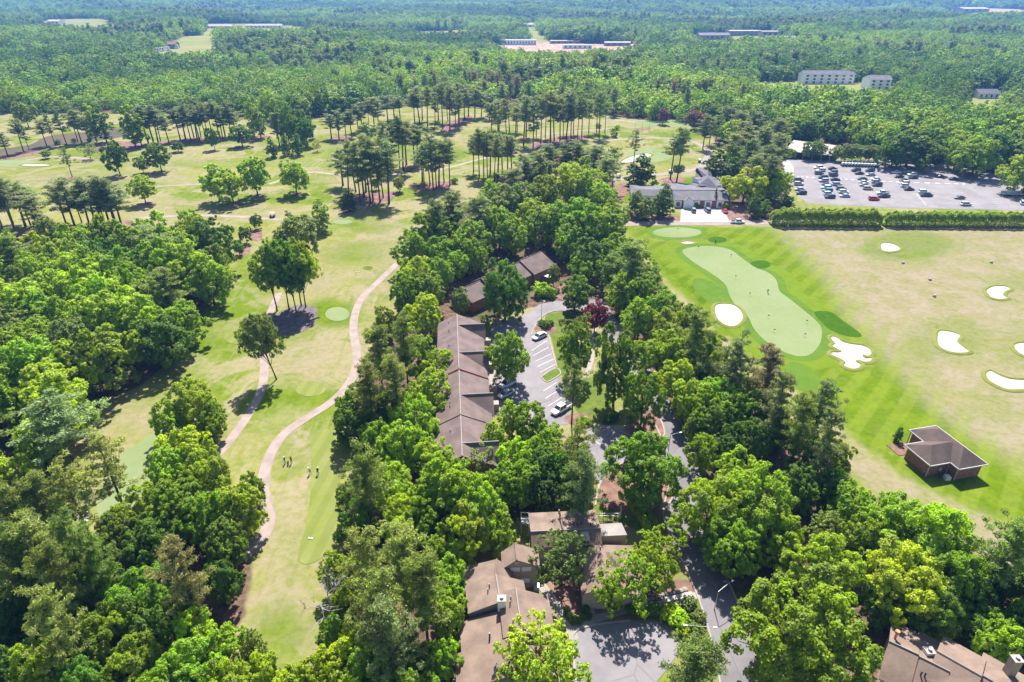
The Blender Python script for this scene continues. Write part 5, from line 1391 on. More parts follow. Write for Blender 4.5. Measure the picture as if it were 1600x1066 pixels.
wood([(965, 385, 28, 'b', 'g'), (990, 405, 38, 'pbg', 'o'), (960, 420, 30, 'b', 'g'), (1010, 425, 28, 'b', 'g'), (975, 455, 32, 'b', 'b'), (1010, 460, 30, 'b', 'g'), (1035, 480, 28, 'b', 'b'), (1000, 495, 32, 'b', 'b'), (1040, 515, 32, 'b', 'g'), (1075, 495, 30, 'b', 'g'),
      (1090, 515, 34, 'pbg', 'o'), (1030, 545, 34, 'b', 'b'), (1065, 555, 32, 'b', 'b'), (1105, 545, 30, 'b', 'g'), (1060, 590, 34, 'b', 'b'), (1095, 585, 28, 'b', 'o'), (1125, 570, 28, 'b', 'b'), (1150, 560, 32, 'pbg', 'q'), (1085, 625, 36, 'b', 'b'), (1120, 620, 32, 'b', 'b'),
      (1205, 575, 34, 'pbg', 'v'), (1170, 600, 30, 'b', 'g'), (1150, 640, 34, 'b', 'g'), (1110, 660, 30, 'b', 'd'), (1185, 640, 30, 'b', 'd'), (1220, 620, 32, 'pbg', 'q'), (1280, 630, 34, 'pbg', 'p'), (1255, 655, 32, 'pbg', 'o'), (1220, 670, 30, 'b', 'd'), (1180, 685, 30, 'b', 'd'),
      (1295, 680, 30, 'pbg', 'p'), (1260, 710, 30, 'b', 'd'), (1310, 715, 28, 'b', 'g'), (1100, 705, 26, 'b', 'b'), (1090, 664, 22, 'b', 'g'), (1140, 690, 28, 'b', 'd')], 'between road and putting green')
wood([(1110, 790, 54, 'b', 'b'), (1190, 780, 66, 'b', 'b'), (1150, 740, 40, 'b', 'b'), (1215, 835, 46, 'b', 'b'), (1145, 850, 44, 'b', 'g'), (1290, 885, 56, 'b', 'y'), (1255, 990, 108, 'b', 'g'), (1385, 815, 52, 'b', 'b'), (1330, 790, 40, 'b', 'b'), (1455, 840, 74, 'b', 'b'), (1490, 905, 60, 'b', 'g'), (1415, 910, 66, 'b', 'b'),
      (1350, 840, 40, 'b', 'g'), (1580, 850, 44, 'pbg', 'o'), (1545, 900, 34, 'b', 'd'), (1590, 920, 40, 'b', 'd'), (1560, 1000, 36, 'b', 'y'), (1610, 980, 40, 'b', 'd'), (1455, 945, 48, 'b', 'd'), (1300, 760, 32, 'b', 'd'), (1290, 825, 24, 'spa', 'l'), (1250, 760, 34, 'b', 'd'), (1530, 950, 36, 'b', 'd'), (1380, 940, 36, 'b', 'd'), (1640, 860, 50, 'b', 'g'), (1660, 960, 60, 'b', 'g')], 'in the strip below the brick building')
wood([(880, 870, 46, 'spa', 'o'), (1030, 855, 42, 'spa', 'b'), (985, 905, 46, 'spa', 'b'), (955, 925, 30, 'spa', 'b'), (1010, 880, 30, 'spa', 'y'), (845, 1020, 62, 'spa', 'y'), (880, 1060, 50, 'spa', 'b'), (800, 1050, 40, 'spa', 'y'), (1030, 900, 26, 'spa', 'b')], 'before the tan condominium')
wood([(1180, 190, 24, 'pbg', 'q'), (1165, 205, 24, 'pbg', 'p'), (1195, 215, 26, 'pbg', 'p'), (1150, 225, 22, 'pbg', 'p'), (1215, 200, 24, 'pbg', 'q'), (1175, 235, 26, 'pbg', 'o'), (1200, 245, 26, 'pbg', 'p'), (1150, 245, 20, 'b', 'b'), (1220, 225, 22, 'pbg', 'p'), (1185, 262, 22, 'pbg', 'p'), (1160, 190, 20, 'pbg', 'q'),
      (1140, 180, 22, 'pbg', 'q'), (1208, 262, 20, 'pbg', 'p')], 'behind the clubhouse')
wood([(1265, 235, 16, 'pin', 'o'), (1280, 232, 12, 'pin', 'o'), (1302, 240, 14, 'pin', 'p'), (1320, 238, 15, 'pin', 'p'), (1340, 240, 15, 'pin', 'o'), (1358, 240, 15, 'pin', 'p'), (1375, 243, 13, 'pin', 'o')][:0], '')
for u, by, ty in ((1262, 250, 222), (1275, 250, 220), (1305, 252, 228), (1318, 253, 226), (1330, 253, 226), (1344, 253, 227), (1357, 253, 227), (1371, 254, 230)):
    based(u, by, ty, 13, 'sml', 'o', 'low olive crepe tree in the row behind the golf carts', 'low trees behind the golf carts')
wood([(1085, 184, 13, 'sml', 'm'), (1096, 187, 12, 'sml', 'm'), (1037, 180, 10, 'sml', 'm')], 'at the edge of the clubhouse fairway')
wood([(1595, 268, 30, 'b', 'b'), (1530, 240, 34, 'b', 'g'), (1560, 232, 34, 'b', 'd'), (1500, 235, 26, 'b', 'b'), (1425, 228, 40, 'b', 'd'), (1400, 232, 26, 'b', 'd'), (1455, 225, 28, 'b', 'd')], 'at the edge of the car park')
# dense wood along the fairway: fill
def inpoly(x, y, poly): return sdist(np.array([x]), np.array([y]), poly)[0] > 0
def fill(px, where, dmin, rr, tints, kinds, n=400, z=9.0, seed=3):
    poly = [G(u, v, z) for u, v in px]
    xs, ys = [p[0] for p in poly], [p[1] for p in poly]
    g = random.Random(seed); pts = []
    for _ in range(n * 12):
        x, y = g.uniform(min(xs), max(xs)), g.uniform(min(ys), max(ys))
        if not inpoly(x, y, poly): continue
        if any((x - a) ** 2 + (y - b) ** 2 < dmin ** 2 for a, b in pts): continue
        if any((x - a) ** 2 + (y - b) ** 2 < (0.75 * (dmin * .5 + c)) ** 2 for a, b, c in PLACED): continue
        pts.append((x, y))
    for x, y in pts:
        R = g.uniform(*rr); k = g.choice(kinds); t = g.choice(tints if k == 'mid' else 'oop')
        H = (1.6 * R + 5.0) * g.uniform(.9, 1.12) if k == 'mid' else 18 * g.uniform(.9, 1.1)
        lb = '%s %s %s' % (COLWORD[t], 'broadleaf tree' if k == 'mid' else 'pine', where)
        plant(k, x, y, R, H, t, lb, 'tree' if k == 'mid' else 'pine', lb)
        if k == 'mid': NB[0] += 1
        else: NP[0] += 1
        PLACED.append((x, y, R))
fill([(-60, 380), (60, 372), (130, 378), (200, 374), (240, 356), (300, 352), (334, 380), (332, 425), (300, 465), (276, 515), (235, 552), (180, 578), (115, 600), (88, 640), (100, 680), (75, 715), (30, 735), (-60, 740)],
     'in the dense fairway wood', 8.8, (5.2, 7.8), 'gggbbbydo', ['mid'] * 7 + ['pbg'], seed=5)

# ------------------------------------------------------------------ shrubs
def shrubs(lst, where, tint='b'):
    for u, v, r in lst:
        x, y = G(u, v); R = r / PXM(u, v, .6)
        lb = 'clipped %s shrub %s' % (COLWORD[tint], where)
        plant('shr', x, y, R, R * 1.5, tint, lb, 'shrub', lb)
shrubs([(853, 512, 8), (846, 508, 6), (860, 508, 6)], 'on the round mulch bed by the drive', 'd')
shrubs([(845, 462, 14), (858, 464, 12)], 'beside the curving drive', 'y')
shrubs([(905, 662, 7), (914, 662, 8), (922, 664, 7), (918, 660, 6)], 'on the mulch bed by the entrance court', 'b')
shrubs([(948, 660, 8), (956, 658, 9), (962, 652, 7)], 'near the island tree', 'd')
shrubs([(915, 955, 7), (920, 966, 6), (911, 967, 6), (904, 972, 7), (896, 972, 8), (890, 965, 7), (885, 958, 7)], 'beside the footpath of the tan condominium', 'd')
shrubs([(845, 910, 6), (852, 906, 5), (850, 898, 6)], 'at the foot of the tan gable', 'd')
shrubs([(1000, 960, 14), (1022, 958, 13), (985, 955, 12), (960, 950, 12)], 'on the bank above the turning court', 'd')
shrubs([(1058, 975, 18), (1048, 962, 14), (1066, 990, 12)], 'beside the turning court', 'y')
shrubs([(1075, 950, 13), (1092, 968, 12), (1085, 990, 14), (1078, 1012, 13), (1095, 1005, 10)], 'on the verge by the road', 'o')
shrubs([(764, 640, 5), (762, 660, 6), (764, 625, 4), (760, 605, 4), (761, 585, 4), (761, 570, 4), (764, 555, 4)], 'along the front of the row house', 'd')
shrubs([(1057, 268, 7), (1064, 267, 6)], 'beside the clubhouse cart path', 'd')
shrubs([(1078, 300, 7), (1236, 247, 9), (1228, 247, 7)], 'near the clubhouse wall', 'y')
shrubs([(960, 215, 6), (958, 208, 5), (964, 203, 5), (935, 200, 5)], 'on the far green', 'b')
shrubs([(91, 226, 5), (116, 222, 4), (140, 222, 4)], 'on the pond bank', 'd')
shrubs([(710, 287, 6), (640, 268, 5)], 'on the straw bed', 'o')
shrubs([(1090, 325, 4), (1108, 324, 4), (1120, 323, 4), (1134, 326, 6)], 'in front of the clubhouse', 'b')

# hedges: rounded clipped blocks of leaves
def hedge(path_px, w, h, label, tint, n, base=0.0, leaf=0.3, bump=0.25, flat=False):
    pts = catmull(gp(path_px), 8, False)
    pts = np.array(pts)
    seg = np.linalg.norm(np.diff(pts, axis=0), axis=1); cum = np.concatenate([[0], np.cumsum(seg)]); L = cum[-1]
    g = np.random.default_rng(int(L * 10) + n)
    s = g.uniform(0, L, n)
    px_, py_ = np.interp(s, cum, pts[:, 0]), np.interp(s, cum, pts[:, 1])
    i = np.clip(np.searchsorted(cum, s) - 1, 0, len(pts) - 2)
    d = (pts[i + 1] - pts[i]) / seg[i][:, None]
    nr2 = np.stack([-d[:, 1], d[:, 0]], 1)
    a = g.uniform(-0.15, np.pi + 0.15, n)
    e = 0.45                                   # super-ellipse section
    cx = np.sign(np.cos(a)) * np.abs(np.cos(a)) ** e; cz = np.sign(np.sin(a)) * np.abs(np.sin(a)) ** e
    end = np.clip(np.minimum(s, L - s) / (w * 0.5), 0, 1) ** 0.5
    lump = 1 + bump * (0.3 * np.sin(s * 0.9 + a * 2) * np.sin(s * 0.33 + 1) + 0.22 * np.sin(s * 2.1 + 3 * a))
    r = g.uniform(0.86, 1.04, n) * lump * (0.55 + 0.45 * end)
    off = cx * w / 2 * r
    pos = np.stack([px_ + nr2[:, 0] * off, py_ + nr2[:, 1] * off, np.maximum(0.05, cz * h * r)], 1)
    nrm = np.stack([nr2[:, 0] * cx, nr2[:, 1] * cx, cz + .2], 1) + 0.55 * g.normal(size=(n, 3))
    o0 = pos[0].copy(); c0 = pts.mean(0)
    pos[:, 0] -= c0[0]; pos[:, 1] -= c0[1]
    root = empty('hedge', (c0[0], c0[1], base))
    cr = link('foliage', leaves_mesh('foliage', pos, nrm, leaf, 0.6, g.random(n), M['leaf'], g), root)
    cr.color = (*TINT[tint], 1)
    mb = MB()
    st = max(2, int(L / 3))
    for k in range(st):
        q_ = L * (k + .5) / st
        x, y = np.interp(q_, cum, pts[:, 0]) - c0[0], np.interp(q_, cum, pts[:, 1]) - c0[1]
        mb.tube([(x, y, -0.1), (x + .1, y, h * .5), (x - .1, y + .1, h * .85)], [.09, .06, .03], 5) if h < 3 else mb.tube([(x, y, -0.1), (x + .1, y, h * .4), (x - .1, y + .1, h * .6)], [.12, .09, .05], 5)
    mb.build('stem', M['bark'], root)
    tag(root, label, 'hedge')
    return root
hedge([(1203, 351), (1240, 351), (1290, 351.5), (1340, 352), (1373, 352)], 6.0, 6.2, 'tall rounded hedge beside the clubhouse road', 'g', 26000)
hedge([(1378, 352.5), (1430, 352.5), (1500, 353), (1560, 353.5), (1640, 354.5), (1700, 355)], 5.0, 5.4, 'long clipped hedge between car park and driving range', 'g', 34000)
hedge([(990, 793), (1004, 808), (1016, 826), (1022, 842)], 2.6, 1.7, 'clipped green hedge curving beside the road', 'b', 6000, leaf=0.15, bump=.08)
hedge([(756, 500), (760, 520), (761, 533)], 2.0, 2.4, 'dark narrow hedge beside the end of the row house', 'd', 2500, leaf=0.2)
hedge([(1060, 955), (1046, 965), (1040, 978)], 2.6, 1.9, 'rounded bright hedge at the turning court', 'y', 4000, leaf=0.16, bump=.1)

# dead snag
mb = MB()
g_ = random.Random(4)
def snag(p, d, L, r, lev):
    e = p + d * L
    mb.tube([p, (p + e) / 2 + Vector((g_.uniform(-.2, .2), g_.uniform(-.2, .2), 0)), e], [r, r * .8, r * .55], 5)
    if lev:
        for _ in range(3 if lev > 1 else 2):
            nd = (d + Vector((g_.uniform(-1, 1), g_.uniform(-1, 1), g_.uniform(-.35, .6)))).normalized()
            snag(e - d * L * g_.uniform(0, .35), nd, L * g_.uniform(.5, .8), r * .6, lev - 1)
snag(Vector((0, 0, -0.3)), Vector((0.05, 0, 1)), 5.5, 0.2, 4)
x, y = G(519, 975)
tr_ = empty('dead_tree', (x, y, 0))
mb.build('trunk', M['dead_wood'], tr_)
tag(tr_, 'bare whitish dead tree at the edge of the tee strip', 'dead tree')
# ------------------------------------------------------------------ far forest
FAR = bpy.data.collections.new('forest_kinds')       # not linked to the scene: only the forest's own geometry uses it
def far_kind(name, cr_tr, tint):
    crown, trunk = cr_tr
    crown.name = name
    o = bpy.data.objects.new(name, crown)
    FAR.objects.link(o)
    crown.materials.clear(); crown.materials.append(leaf_mat(name, 0.3, tint))
far_b = [broad(800 + i, 7.6, 15.0, 26, 2400, 0.48, 0.0, (0.3, 0.44), cl=9) for i in range(4)]
far_p = [pine(820 + i, 18.0, 4.4, .3, 20, 22, 0.8, .3, 1.7) for i in range(2)]
kinds = [(far_b[0], 'g'), (far_b[1], 'b'), (far_b[2], 'g'), (far_b[3], 'd'), (far_b[0], 'y'), (far_b[1], 'd'), (far_p[0], 'q'), (far_p[1], 'p')]
for i, (pr, t) in enumerate(kinds):
    c = pr[0].copy() if any(pr is k2[0] for k2 in kinds[:i]) else pr[0]
    far_kind('forest_kind_%02d' % i, (c, pr[1]), (TINT[t][0] * .92, TINT[t][1] * .98, TINT[t][2] * .8))
g = np.random.default_rng(21)
pts = []
Y = 235.0
while Y < 9800:
    s = max(11.5, Y * 0.0068)
    half = 0.86 * Y + 60
    n = int(2 * half / s)
    xs = -half + (np.arange(n) + g.uniform(0, 1, n)) * s
    ys = Y + g.uniform(-.45, .45, n) * s
    pts.append(np.stack([xs, ys, np.full(n, s)], 1))
    Y += s * 0.92
pts = np.vstack(pts)
ok = sdist(pts[:, 0], pts[:, 1], fpoly) > 1.5
for k_, pl in CLEAR.items():
    ok &= sdist(pts[:, 0], pts[:, 1], gp(pl)) < -1.0
# keep clear of roads, car park and buildings on this side
for pl in (BIGLOT, [(1225, 252), (1228, 228), (1320, 232), (1312, 252)]):
    ok &= sdist(pts[:, 0], pts[:, 1], gp(pl)) < -1.0
pts = pts[ok]
pl_ = np.array([(a, b) for a, b, c in PLACED if b > 230])
near = pts[:, 1] < 620
dmin = np.full(len(pts), 99.0)
dn_ = np.hypot(pts[near][:, None, 0] - pl_[None, :, 0], pts[near][:, None, 1] - pl_[None, :, 1]).min(1)
dmin[near] = dn_
pts = pts[dmin > 4.2]
gap = np.sin(pts[:, 0] / 61 + 1) * np.sin(pts[:, 1] / 83 + .5) + .7 * np.sin((pts[:, 0] - pts[:, 1]) / 47)
pts = pts[(gap > -1.05) | (g.random(len(pts)) < .45)]
def lowf(x, y, a, b, c): return np.sin(x / a + c) * np.sin(y / b + 2 * c) + 0.6 * np.sin((x + y) / (a * .6) + c) + 0.5 * np.sin((x - 1.7 * y) / (b * .45))
stand = lowf(pts[:, 0], pts[:, 1], 130, 95, .8) + g.normal(size=len(pts)) * .45
ispine = stand > 1.15
ridge = np.exp(-((pts[:, 1] - 3350 - .2 * (pts[:, 0] - 1500)) / 500) ** 2) * (pts[:, 0] > 300) * (pts[:, 0] < 3300)
ispine |= g.random(len(pts)) < ridge * .85  # extra dark pines put the cloud shade into the far ridge's colour
fd_ = sdist(pts[:, 0], pts[:, 1], fpoly)
ux_ = np.array([P(a, b, 8)[0] for a, b, c in pts])
ispine &= ~((fd_ < 60) & ((ux_ < 560) | (ux_ > 960)) & (g.random(len(pts)) < .85))
# the forest edge trees that show largest are trees of their own
u_, v_ = np.array([P(a, b, 8) for a, b, c in pts]).T
vis = (u_ > -20) & (u_ < 1620)
depth = sdist(pts[:, 0], pts[:, 1], fpoly)
order = np.argsort(pts[:, 1] + 2.2 * np.maximum(depth, 0))
nb, npn = max(45, 300 - NB[0]), max(0, 270 - NP[0])
own = np.zeros(len(pts), bool)
for i in order:
    if not vis[i]: continue
    x, y = pts[i, 0], pts[i, 1]
    if ispine[i]:
        if npn <= 0: continue
        npn -= 1; own[i] = True
        t = rnd.choice('ppqqv'); lb = '%s pine at the front of the forest beyond the golf course' % COLWORD[t]
        plant('pin', x, y, rnd.uniform(3.2, 4.2), rnd.uniform(17, 22), t, lb, 'pine', lb)
    else:
        if nb <= 0: continue
        nb -= 1; own[i] = True
        t = rnd.choice('ggggbbddky'); lb = '%s broadleaf tree at the front of the forest beyond the golf course' % COLWORD[t]
        R = rnd.uniform(5.2, 7.6)
        plant('sml', x, y, R, R * 1.6 + rnd.uniform(3, 6), t, lb, 'tree', lb)
    if nb <= 0 and npn <= 0: break
rest = pts[~own]; rp = ispine[~own]
n = len(rest)
zz = terr(rest[:, 0], rest[:, 1])
patch = lowf(rest[:, 0], rest[:, 1], 210, 160, 2.1) + g.normal(size=n) * .7
kidx = np.where(rp, 6 + g.integers(0, 2, n), np.select([patch > 1.6, patch > 0.7, patch > -0.2, patch > -0.9], [4, 1, g.choice([0, 2], n), 3], 5))
fme = bpy.data.meshes.new('distant_forest')
fme.vertices.add(n)
fme.vertices.foreach_set('co', np.stack([rest[:, 0], rest[:, 1], zz - 0.3], 1).astype(np.float32).ravel())
hs = np.clip(rest[:, 2] / 10.0, 1, None)
sx = np.where(rp, 1.05, 1.0) * hs * g.uniform(.65, 1.35, n)
sz = np.minimum(hs, 1.0 + 0.28 * (hs - 1)) * g.uniform(.75, 1.25, n)
big_ = 1 + .22 * lowf(rest[:, 0], rest[:, 1], 90, 120, 1.3)
sx = sx * np.clip(big_, .6, 1.5); sz = sz * np.clip(big_, .7, 1.35)
a1 = fme.attributes.new('kind_index', 'INT', 'POINT'); a1.data.foreach_set('value', kidx.astype(np.int32))
a2 = fme.attributes.new('tree_scale', 'FLOAT_VECTOR', 'POINT'); a2.data.foreach_set('vector', np.stack([sx, sx, sz], 1).astype(np.float32).ravel())
a3 = fme.attributes.new('tree_turn', 'FLOAT_VECTOR', 'POINT'); a3.data.foreach_set('vector', np.stack([np.zeros(n), np.zeros(n), g.uniform(0, 6.28, n)], 1).astype(np.float32).ravel())
fo = link('distant_forest', fme)
tag(fo, 'mixed forest canopy rolling away beyond the golf course', 'forest', kind='stuff')
ng = bpy.data.node_groups.new('forest', 'GeometryNodeTree')
ng.interface.new_socket('Geometry', in_out='INPUT', socket_type='NodeSocketGeometry')
ng.interface.new_socket('Geometry', in_out='OUTPUT', socket_type='NodeSocketGeometry')
gi, go = ng.nodes.new('NodeGroupInput'), ng.nodes.new('NodeGroupOutput')
iop = ng.nodes.new('GeometryNodeInstanceOnPoints')
ci = ng.nodes.new('GeometryNodeCollectionInfo')
ci.inputs['Collection'].default_value = FAR
ci.inputs['Separate Children'].default_value = True
ci.inputs['Reset Children'].default_value = True
def nattr(nm, dt):
    a = ng.nodes.new('GeometryNodeInputNamedAttribute'); a.data_type = dt
    a.inputs['Name'].default_value = nm
    return [o_ for o_ in a.outputs if o_.enabled and o_.name == 'Attribute'][0]
iop.inputs['Pick Instance'].default_value = True
L_ = ng.links.new
L_(gi.outputs[0], iop.inputs['Points']); L_(ci.outputs[0], iop.inputs['Instance'])
L_(nattr('kind_index', 'INT'), iop.inputs['Instance Index'])
L_(nattr('tree_turn', 'FLOAT_VECTOR'), iop.inputs['Rotation'])
L_(nattr('tree_scale', 'FLOAT_VECTOR'), iop.inputs['Scale'])
L_(iop.outputs[0], go.inputs[0])
md = fo.modifiers.new('forest', 'NODES'); md.node_group = ng
print('trees', NB, NP, 'far', n, 'own', own.sum())
# ------------------------------------------------------------------ vehicles
pm = NT('car_paint'); pm.principled(pm.n('ShaderNodeObjectInfo').outputs['Color'], 0.25, 0.5, coat=0.6); M['paint'] = pm.mat
def loft(mb, secs, m=0):
    """secs: list of (x, [(y, z) ...]) closed sections of equal length"""
    k = len(secs[0][1]); vs = []; fs = []
    for x, s in secs: vs += [(x, y, z) for y, z in s]
    for i in range(len(secs) - 1):
        for j in range(k): fs.append((i * k + j, i * k + (j + 1) % k, (i + 1) * k + (j + 1) % k, (i + 1) * k + j))
    fs.append(tuple(range(k))[::-1]); fs.append(tuple((len(secs) - 1) * k + j for j in range(k)))
    mb.mesh(vs, fs, m)
def sec(w, z0, z1, r=.12): return [(-w, z0 + r), (-w + r, z0), (w - r, z0), (w, z0 + r), (w, z1 - r), (w - r, z1), (-w + r, z1), (-w, z1 - r)]
def car_meshes(kind):
    hull = MB(); gl = MB()
    if kind == 'sedan':
        L, h1, h2, c = 4.8, .92, 1.44, ((-1.85, -.95), (.55, 1.35)); hood = .86
    elif kind == 'suv':
        L, h1, h2, c = 4.8, 1.05, 1.75, ((-2.25, -1.95), (.55, 1.25)); hood = 1.0
    else:
        L, h1, h2, c = 5.7, 1.08, 1.85, ((-.85, -.65), (1.0, 1.6)); hood = 1.04
    hl = L / 2
    loft(hull, [(-hl, sec(.78, .42, h1 - .14)), (-hl + .2, sec(.9, .28, h1 - .03)), (-hl * .5, sec(.93, .24, h1)), (0, sec(.93, .24, h1)), (hl * .55, sec(.92, .24, hood)), (hl - .25, sec(.88, .28, hood - .1)), (hl, sec(.74, .4, hood - .24))])
    (xr0, xr1), (xf1, xf0) = c
    def fr(x, w, z): return [(x, -w, z), (x, w, z)]
    b = [(xr0, -.84, h1 - .02), (xf0, -.84, h1 - .04), (xf0, .84, h1 - .04), (xr0, .84, h1 - .02)]
    t = [(xr1, -.66, h2 - .05), (xf1, -.66, h2 - .05), (xf1, .66, h2 - .05), (xr1, .66, h2 - .05)]
    gl.mesh(b + t, [(0, 1, 5, 4), (1, 2, 6, 5), (2, 3, 7, 6), (3, 0, 4, 7), (4, 5, 6, 7)])
    loft(hull, [(xr1 - .05, sec(.64, h2 - .07, h2 - .02, .02)), (xr1 + .15, sec(.69, h2 - .07, h2, .03)), (xf1 - .2, sec(.69, h2 - .07, h2, .03)), (xf1 + .03, sec(.64, h2 - .08, h2 - .03, .02))])
    for s in (-1, 1):                      # pillars
        for x0, x1 in ((xr0, xr1), (xf0, xf1), ((xr0 + xf0) / 2, (xr1 + xf1) / 2)):
            hull.tube([(x0, s * .85, h1 - .03), (x1, s * .675, h2 - .04)], [.05, .045], 4)
    if kind == 'pickup':
        gl.mesh([(-2.7, -.72, h1 + .012), (-1.0, -.72, h1 + .012), (-1.0, .72, h1 + .012), (-2.7, .72, h1 + .012)], [(0, 1, 2, 3)])
    wh = MB(); wh.tube([(0, -.11, 0), (0, .11, 0)], [.34, .34], 12); wh.tube([(0, -.125, 0), (0, .125, 0)], [.2, .2], 8, 1)
    li = MB(); li.box((0, 0, 0), (.06, .34, .14))
    return hull.data('body', M['paint']), gl.data('windows', M['glass']), wh.data('wheel', [M['tyre'], M['steel']]), li.data('headlight', M['cart_white']), L
CARS = {k: car_meshes(k) for k in ('sedan', 'suv', 'pickup')}
PAINT = {'white': (.72, .72, .72), 'silver': (.42, .43, .45), 'grey': (.16, .165, .18), 'black': (.018, .019, .022), 'navy': (.02, .03, .075), 'red': (.42, .015, .04), 'teal': (.04, .26, .36), 'tan': (.45, .38, .30)}
def car(kind, color, x, y, rz, label, group=None, z=0.05):
    b, w, wh, hl_, L = CARS[kind]
    r = empty('parked_pickup' if kind == 'pickup' else 'parked_car', (x, y, z), rz)
    o = link('body', b, r); o.color = (*PAINT[color], 1)
    link('windows', w, r)
    for sx in (-1, 1):
        for sy in (-1, 1): link('wheel', wh, r, (sx * L * .3, sy * .82, .34))
    for sy in (-1, 1): link('headlight', hl_, r, (L / 2 - .1, sy * .62, .68))
    tag(r, label, 'pickup' if kind == 'pickup' else 'car', group)
    return r
def heading(a, b): a, b = G(*a), G(*b); return math.atan2(b[1] - a[1], b[0] - a[0])
h0 = heading((781, 606), (804, 594))
car('suv', 'white', *G(793, 603), h0 + math.pi, 'white hatchback nearest the round tree in the parking court')
car('sedan', 'silver', *G(791, 618), h0 + math.pi, 'silver sedan parked beside the white hatchback')
car('sedan', 'silver', *G(843, 528), h0 + math.pi, 'silver sedan alone beside the round mulch bed')
car('pickup', 'white', *G(877, 642), h0 + math.pi, 'white pickup truck by the thin pine', )
car('suv', 'grey', *G(1083, 331), R_(85), 'grey car in the middle of the clubhouse forecourt')
car('suv', 'grey', *G(1105, 331), R_(95), 'grey car parked nearer the brick end of the clubhouse forecourt')
car('sedan', 'red', *G(1132, 332), R_(90), 'dark red car under the tree beside the clubhouse forecourt')
car('pickup', 'white', *G(1152, 349), R_(0), 'white pickup on the road in front of the clubhouse')
LOTCARS = [(312, 135, 'white'), (403, 141, 'black'), (328, 152, 'white'), (318, 170, 'grey'), (405, 164, 'grey'), (408, 182, 'black'), (342, 196, 'navy'), (346, 217, 'silver'), (420, 209, 'black'), (366, 243, 'black'), (430, 240, 'silver'), (360, 260, 'white'),
           (370, 279, 'teal'), (455, 267, 'grey'), (470, 288, 'white'), (376, 300, 'white'), (385, 319, 'black'), (478, 312, 'silver'), (548, 152, 'black'), (570, 170, 'black'), (636, 153, 'navy'), (640, 179, 'silver'), (588, 206, 'black'), (672, 206, 'white'),
           (596, 226, 'white'), (600, 243, 'silver'), (675, 226, 'silver'), (680, 244, 'black'), (622, 266, 'tan'), (715, 294, 'white'), (722, 314, 'black'), (660, 332, 'red'), (800, 165, 'white'), (818, 191, 'black'), (875, 162, 'silver'), (900, 179, 'white'),
           (905, 197, 'navy'), (850, 216, 'black'), (850, 233, 'white'), (858, 250, 'white'), (880, 270, 'black'), (970, 288, 'white'), (988, 308, 'black'), (1075, 190, 'black'), (1160, 206, 'navy'), (1195, 323, 'grey'), (1235, 365, 'white'),
           (190, 212, 'grey'), (190, 238, 'silver'), (195, 270, 'silver'), (207, 295, 'black')]
cnt = {}
for i, (zx, zy, c) in enumerate(LOTCARS):
    kd = ('pickup' if (zx, zy) in ((722, 314), (988, 308), (972, 288), (715, 294)) else rnd.choice(['suv', 'suv', 'sedan']))
    cnt.setdefault((c, kd), []).append((zx, zy))
for (c, kd), lst in cnt.items():
    for zx, zy in lst:
        x, y = G(1200 + zx / 4, 230 + zy / 4)
        row = 'by the entry apron' if zx < 250 else 'in the fullest row' if zx < 520 else 'in the row beside the golf carts' if zx < 780 else 'in the row by the tall light pole' if zx < 1000 else 'parked apart on the empty stalls'
        lb = '%s %s %s of the car park' % (c, kd, row)
        same = [q_ for q_ in lst if (q_[0] < 250) == (zx < 250) and (q_[0] < 520) == (zx < 520) and (q_[0] < 780) == (zx < 780) and (q_[0] < 1000) == (zx < 1000)]
        car(kd, c, x, y, R_(rnd.choice([-3, 2, 180, 183]) + rnd.uniform(-3, 3)), lb, 'cars in the big car park')
car('suv', 'white', *G(1597, 319), R_(60), 'white car beside the flat trailer at the car park edge')
tr = empty('flat_trailer', (*G(1581, 306), 0))
mb = MB(); mb.box((0, 0, 1.0), (9.5, 2.4, .3)); mb.box((0, 1.2, 1.6), (9.5, .1, .9)); mb.build('deck', M['steel'], tr)
for x_ in (-2.5, -1.5, 2.5):
    for s in (-1, 1):
        w_ = MB(); w_.tube([(x_, s * 1.1 - .12, .45), (x_, s * 1.1 + .12, .45)], [.45, .45], 10); w_.build('wheel', M['tyre'], tr)
mb = MB(); mb.box((5.6, 0, 1.5), (1.6, 2.3, 2.4)); mb.build('cab', M['wood'], tr)
tag(tr, 'flat grey trailer with brown end at the car park edge', 'trailer')

def cart_proto():
    r = empty('golf_cart')
    b = MB(); loft(b, [(-1.15, sec(.55, .3, .7, .08)), (-.5, sec(.6, .26, .78, .08)), (-.2, sec(.6, .26, .42, .05)), (.6, sec(.6, .26, .42, .05)), (.75, sec(.58, .26, .85, .08)), (1.15, sec(.45, .32, .62, .08))]); b.build('body', M['cart_dark'], r)
    s = MB(); s.box((-.55, 0, .86), (.5, 1.05, .16)); s.box((-.82, 0, 1.1), (.12, 1.05, .4)); s.build('seat', M['cart_white'], r)
    t = MB(); loft(t, [(-1.0, sec(.5, 1.82, 1.88, .02)), (-.85, sec(.58, 1.82, 1.92, .03)), (.7, sec(.58, 1.82, 1.92, .03)), (.85, sec(.5, 1.82, 1.88, .02))]); t.build('canopy', M['cart_white'], r)
    for x, x2 in ((-.95, -.9), (.8, .6)):
        for y in (-.5, .5):
            p = MB(); p.tube([(x, y, .6), (x2, y, 1.83)], [.03, .03], 5); p.build('post', M['dark_metal'], r)
    for x in (-.75, .8):
        for y in (-.5, .5):
            w = MB(); w.tube([(x, y - .1, .22), (x, y + .1, .22)], [.22, .22], 9); w.build('wheel', M['tyre'], r)
    return r
ORDW = ['first', 'second', 'third', 'fourth', 'fifth', 'sixth', 'seventh', 'eighth', 'ninth', 'tenth', 'eleventh', 'twelfth', 'thirteenth', 'fourteenth', 'fifteenth', 'sixteenth']
gc0 = cart_proto()
spots = []
